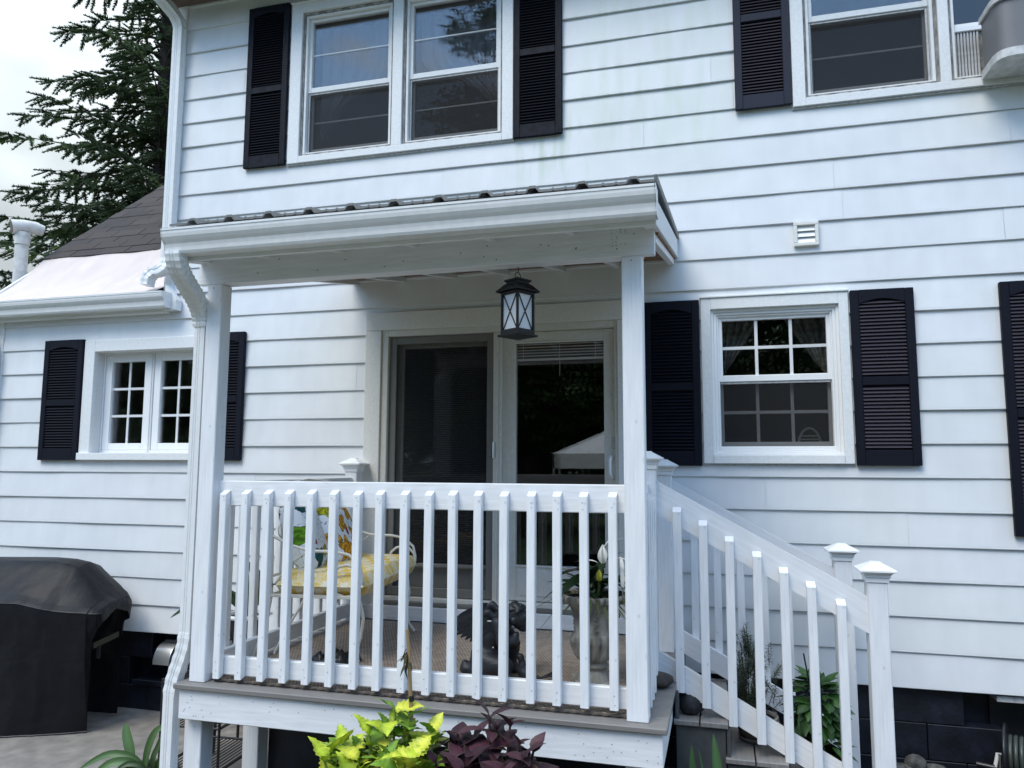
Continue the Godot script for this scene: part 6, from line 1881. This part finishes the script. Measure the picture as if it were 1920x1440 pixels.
func spruce(at: Vector3, h: float, slope: float, label: String, seed_: int, y_from: float) -> void:
	var r := RandomNumberGenerator.new(); r.seed = seed_
	var T := thing("spruce_tree", label, "tree", at)
	var m := MB.new()
	m.tube([Vector3(0, -0.1, 0), Vector3(0.05, h * 0.3, 0), Vector3(0, h * 0.65, 0.05), Vector3(0, h, 0)], [0.25, 0.19, 0.11, 0.02], 12)
	part("trunk", m, M["bark"], T)
	# a spray of needles on a twig, along +x
	var tw := MB.new()
	tw.col = Color(0.07, 0.05, 0.035)
	tw.tube([Vector3.ZERO, Vector3(0.34, -0.03, 0)], [0.006, 0.002], 4)
	for i in 26:
		var k := i / 26.0
		for s in [-1.0, 1.0]:
			var p := Vector3(0.34 * k, -0.03 * k, 0)
			var a: float = s * r.randf_range(0.5, 1.0)
			tw.xf = Transform3D(Basis(Vector3.UP, a) * Basis(Vector3.BACK, r.randf_range(-0.3, 0.7)), p)
			tw.col = Color(1, 1, 1)
			var l := 0.075 * (1.15 - 0.5 * k)
			tw.tri(Vector3(0, 0, -0.011), Vector3(0, 0, 0.011), Vector3(l, 0, 0))
			tw.tri(Vector3(0, -0.009, 0), Vector3(0, 0.009, 0), Vector3(l * 0.9, 0.012, 0))
	var tm := tw.mesh()
	var xf := []; var cols := []
	var limbs := MB.new()
	var y := y_from
	while y < h - 0.4:
		var n := 5 + r.randi() % 3
		var a0 := r.randf() * TAU
		for b in n:
			var a := a0 + TAU * b / n + r.randf_range(-0.3, 0.3)
			var L := maxf(0.25, slope * (h - y) * r.randf_range(0.62, 1.12))
			var dir := Vector3(cos(a), 0, sin(a))
			var side := Vector3(-sin(a), 0, cos(a))
			var rise := r.randf_range(0.0, 0.22)
			var pts := []
			for i in 7:
				var k := i / 6.0
				pts.append(Vector3(0, y, 0) + dir * L * k + Vector3(0, L * (rise * k - 0.36 * k * k + 0.16 * k * k * k), 0))
			limbs.tube(pts, [0.035, 0.03, 0.025, 0.02, 0.014, 0.009, 0.004], 5, false)
			var tint := r.randf_range(0.65, 1.25)
			var cnt := int(L / 0.11)
			for i in cnt:
				var k := 0.16 + 0.84 * (i + 0.5) / cnt
				var f := k * 6.0; var q := mini(int(f), 5)
				var p: Vector3 = pts[q].lerp(pts[q + 1], f - q)
				# secondary branchlets to both sides, drooping, each clothed in sprays
				for s in [-1.0, 1.0]:
					var bl := (0.14 + 0.55 * (1.0 - k)) * minf(1.0, L / 2.2) * r.randf_range(0.5, 1.1)
					var bd: Vector3 = (dir * r.randf_range(0.45, 0.9) + side * s).normalized()
					var m2 := maxi(1, int(bl / 0.17))
					for e in m2:
						if r.randf() < 0.30: continue
						var o := p + bd * bl * (e + 0.2) / m2 + Vector3(0, -0.10 * bl * e - r.randf() * 0.03, 0)
						var dr: float = -r.randf_range(0.05, 0.65)
						var ang := atan2(-bd.z, bd.x) + r.randf_range(-0.5, 0.5)
						var sc := r.randf_range(0.75, 1.25)
						xf.append(Transform3D(Basis(Vector3.UP, ang) * Basis(Vector3.BACK, dr) * Basis(Vector3.RIGHT, r.randf_range(-0.6, 0.6)) * Basis().scaled(Vector3(sc, sc, sc)), o))
						var g := tint * r.randf_range(0.75, 1.2)
						cols.append(Color(0.088 * g, 0.125 * g, 0.056 * g) if r.randf() > 0.12 else Color(0.12 * g, 0.16 * g, 0.055 * g))
			xf.append(Transform3D(Basis(Vector3.UP, -a) * Basis(Vector3.BACK, -0.1), pts[6] - dir * 0.1)); cols.append(Color(0.04, 0.07, 0.03))
		y += r.randf_range(0.30, 0.46)
	part("limbs", limbs, M["bark"], T)
	scatter("needles", tm, M["needle"], xf, cols, T)

func broadleaf(at: Vector3, h: float, rad: float, label: String, seed_: int, n: int, col: Color) -> void:
	var r := RandomNumberGenerator.new(); r.seed = seed_
	var T := thing("leafy_tree", label, "tree", at, 0.0, "trees along the far side of the lawn")
	var m := MB.new()
	m.tube([Vector3(0, -0.1, 0), Vector3(0.1, h * 0.3, 0), Vector3(0, h * 0.6, 0.1), Vector3(0, h * 0.85, 0)], [0.30, 0.24, 0.14, 0.03], 9)
	part("trunk", m, M["bark"], T)
	m = MB.new()
	var blobs := []
	for i in 16:
		var a := r.randf() * TAU
		var yy := r.randf_range(0.18, 0.95)
		var rr := rad * r.randf_range(0.25, 0.8) * sin(PI * clampf(yy * 0.9 + 0.1, 0, 1))
		var p := Vector3(cos(a) * rr, h * yy, sin(a) * rr)
		blobs.append([p, rad * r.randf_range(0.28, 0.5)])
		m.tube([Vector3(0, h * yy * 0.7, 0), p * Vector3(0.5, 1, 0.5) - Vector3(0, h * 0.06, 0), p], [0.07, 0.045, 0.015], 5, false)
	part("limbs", m, M["bark"], T)
	var lf := MB.new()
	for i in 9:
		lf.xf = Transform3D(Basis(Vector3.UP, r.randf() * TAU) * Basis(Vector3.BACK, r.randf_range(-1.0, 0.8)), Vector3(r.randf_range(-0.2, 0.2), r.randf_range(-0.2, 0.2), r.randf_range(-0.2, 0.2)))
		lf.leaf(0.22, 0.12, 0.2, 0.3, 0.0, Color.WHITE, Color.WHITE, 2, 0.75)
	var xf := []; var cols := []
	for i in n:
		var b: Array = blobs[r.randi() % blobs.size()]
		var d: Vector3 = Vector3(r.randfn(), r.randfn(), r.randfn()).normalized() * b[1] * pow(r.randf(), 0.45)
		d.y *= 0.75
		var sc := r.randf_range(0.8, 1.4)
		xf.append(Transform3D(Basis(Vector3.UP, r.randf() * TAU).scaled(Vector3(sc, sc, sc)), b[0] + d))
		cols.append(col * r.randf_range(0.6, 1.35))
	scatter("crown", lf.mesh(), M["needle"], xf, cols, T)

func trees() -> void:
	spruce(Vector3(-11.35, 0, -8.0), 18.2, 0.285, "tall dark spruce behind the low wing of the house", 4, 3.2)
	var g1 := Color(0.035, 0.075, 0.018); var g2 := Color(0.05, 0.10, 0.02)
	var L := ["leafy garden tree mirrored in the left pane of the upper left window", "tall leafy garden tree mirrored in the upper left window", "leafy garden tree mirrored behind the tent in the patio door", "dense leafy garden tree mirrored in the screened door half", "leafy garden tree mirrored in the lower right window", "leafy garden tree mirrored in the casement window", "light green garden tree mirrored low in the patio door", "leafy garden tree mirrored in the right upper window"]
	var S := [[-15.0, 25.0, 9.5, 3.2], [-8.6, 22.0, 21.0, 3.6], [-2.5, 19.0, 10.0, 4.0], [-7.0, 18.0, 9.0, 3.6], [4.5, 20.0, 11.0, 4.2], [-27.0, 27.0, 9.5, 4.0], [-5.0, 14.5, 5.5, 2.2], [10.0, 22.0, 12.0, 4.2]]
	var r := RandomNumberGenerator.new(); r.seed = 99
	var lf := MB.new()
	for i in 10:
		lf.xf = Transform3D(Basis(Vector3.UP, r.randf() * TAU) * Basis(Vector3.BACK, r.randf_range(-1.0, 0.8)), Vector3(r.randf_range(-0.4, 0.4), r.randf_range(-0.4, 0.4), r.randf_range(-0.4, 0.4)))
		lf.leaf(0.42, 0.24, 0.2, 0.3, 0.0, Color.WHITE, Color.WHITE, 2, 0.75)
	var xf := []; var cols := []
	for i in 22000:
		var x := r.randf_range(-60.0, 45.0)
		var top := 8.5 + 2.2 * sin(x * 0.31) + 1.3 * sin(x * 0.83 + 1.0)
		var y := top * sqrt(r.randf())
		var sc := r.randf_range(0.8, 1.5)
		xf.append(Transform3D(Basis(Vector3.UP, r.randf() * TAU).scaled(Vector3(sc, sc, sc)), Vector3(x, y, 27.0 + r.randf_range(0.0, 4.5) + 1.5 * sin(x * 0.5))))
		cols.append(g1 * r.randf_range(0.35, 0.9))
	var wood := MultiMesh.new()
	wood.transform_format = MultiMesh.TRANSFORM_3D; wood.use_colors = true; wood.mesh = lf.mesh(); wood.instance_count = xf.size()
	for i in xf.size(): wood.set_instance_transform(i, xf[i]); wood.set_instance_color(i, cols[i])
	var wo := MultiMeshInstance3D.new(); wo.name = "woods"; wo.multimesh = wood; wo.material_override = M["needle"]
	add_child(wo, true); wo.set_meta("kind", "stuff"); tag(wo, "dense green wood at the end of the garden, mirrored in the windows", "woods")
	for i in S.size():
		broadleaf(Vector3(S[i][0], 0, S[i][1]), S[i][2], S[i][3], L[i], 40 + i, 2200, g2 if i % 3 == 0 or i == 6 else g1)
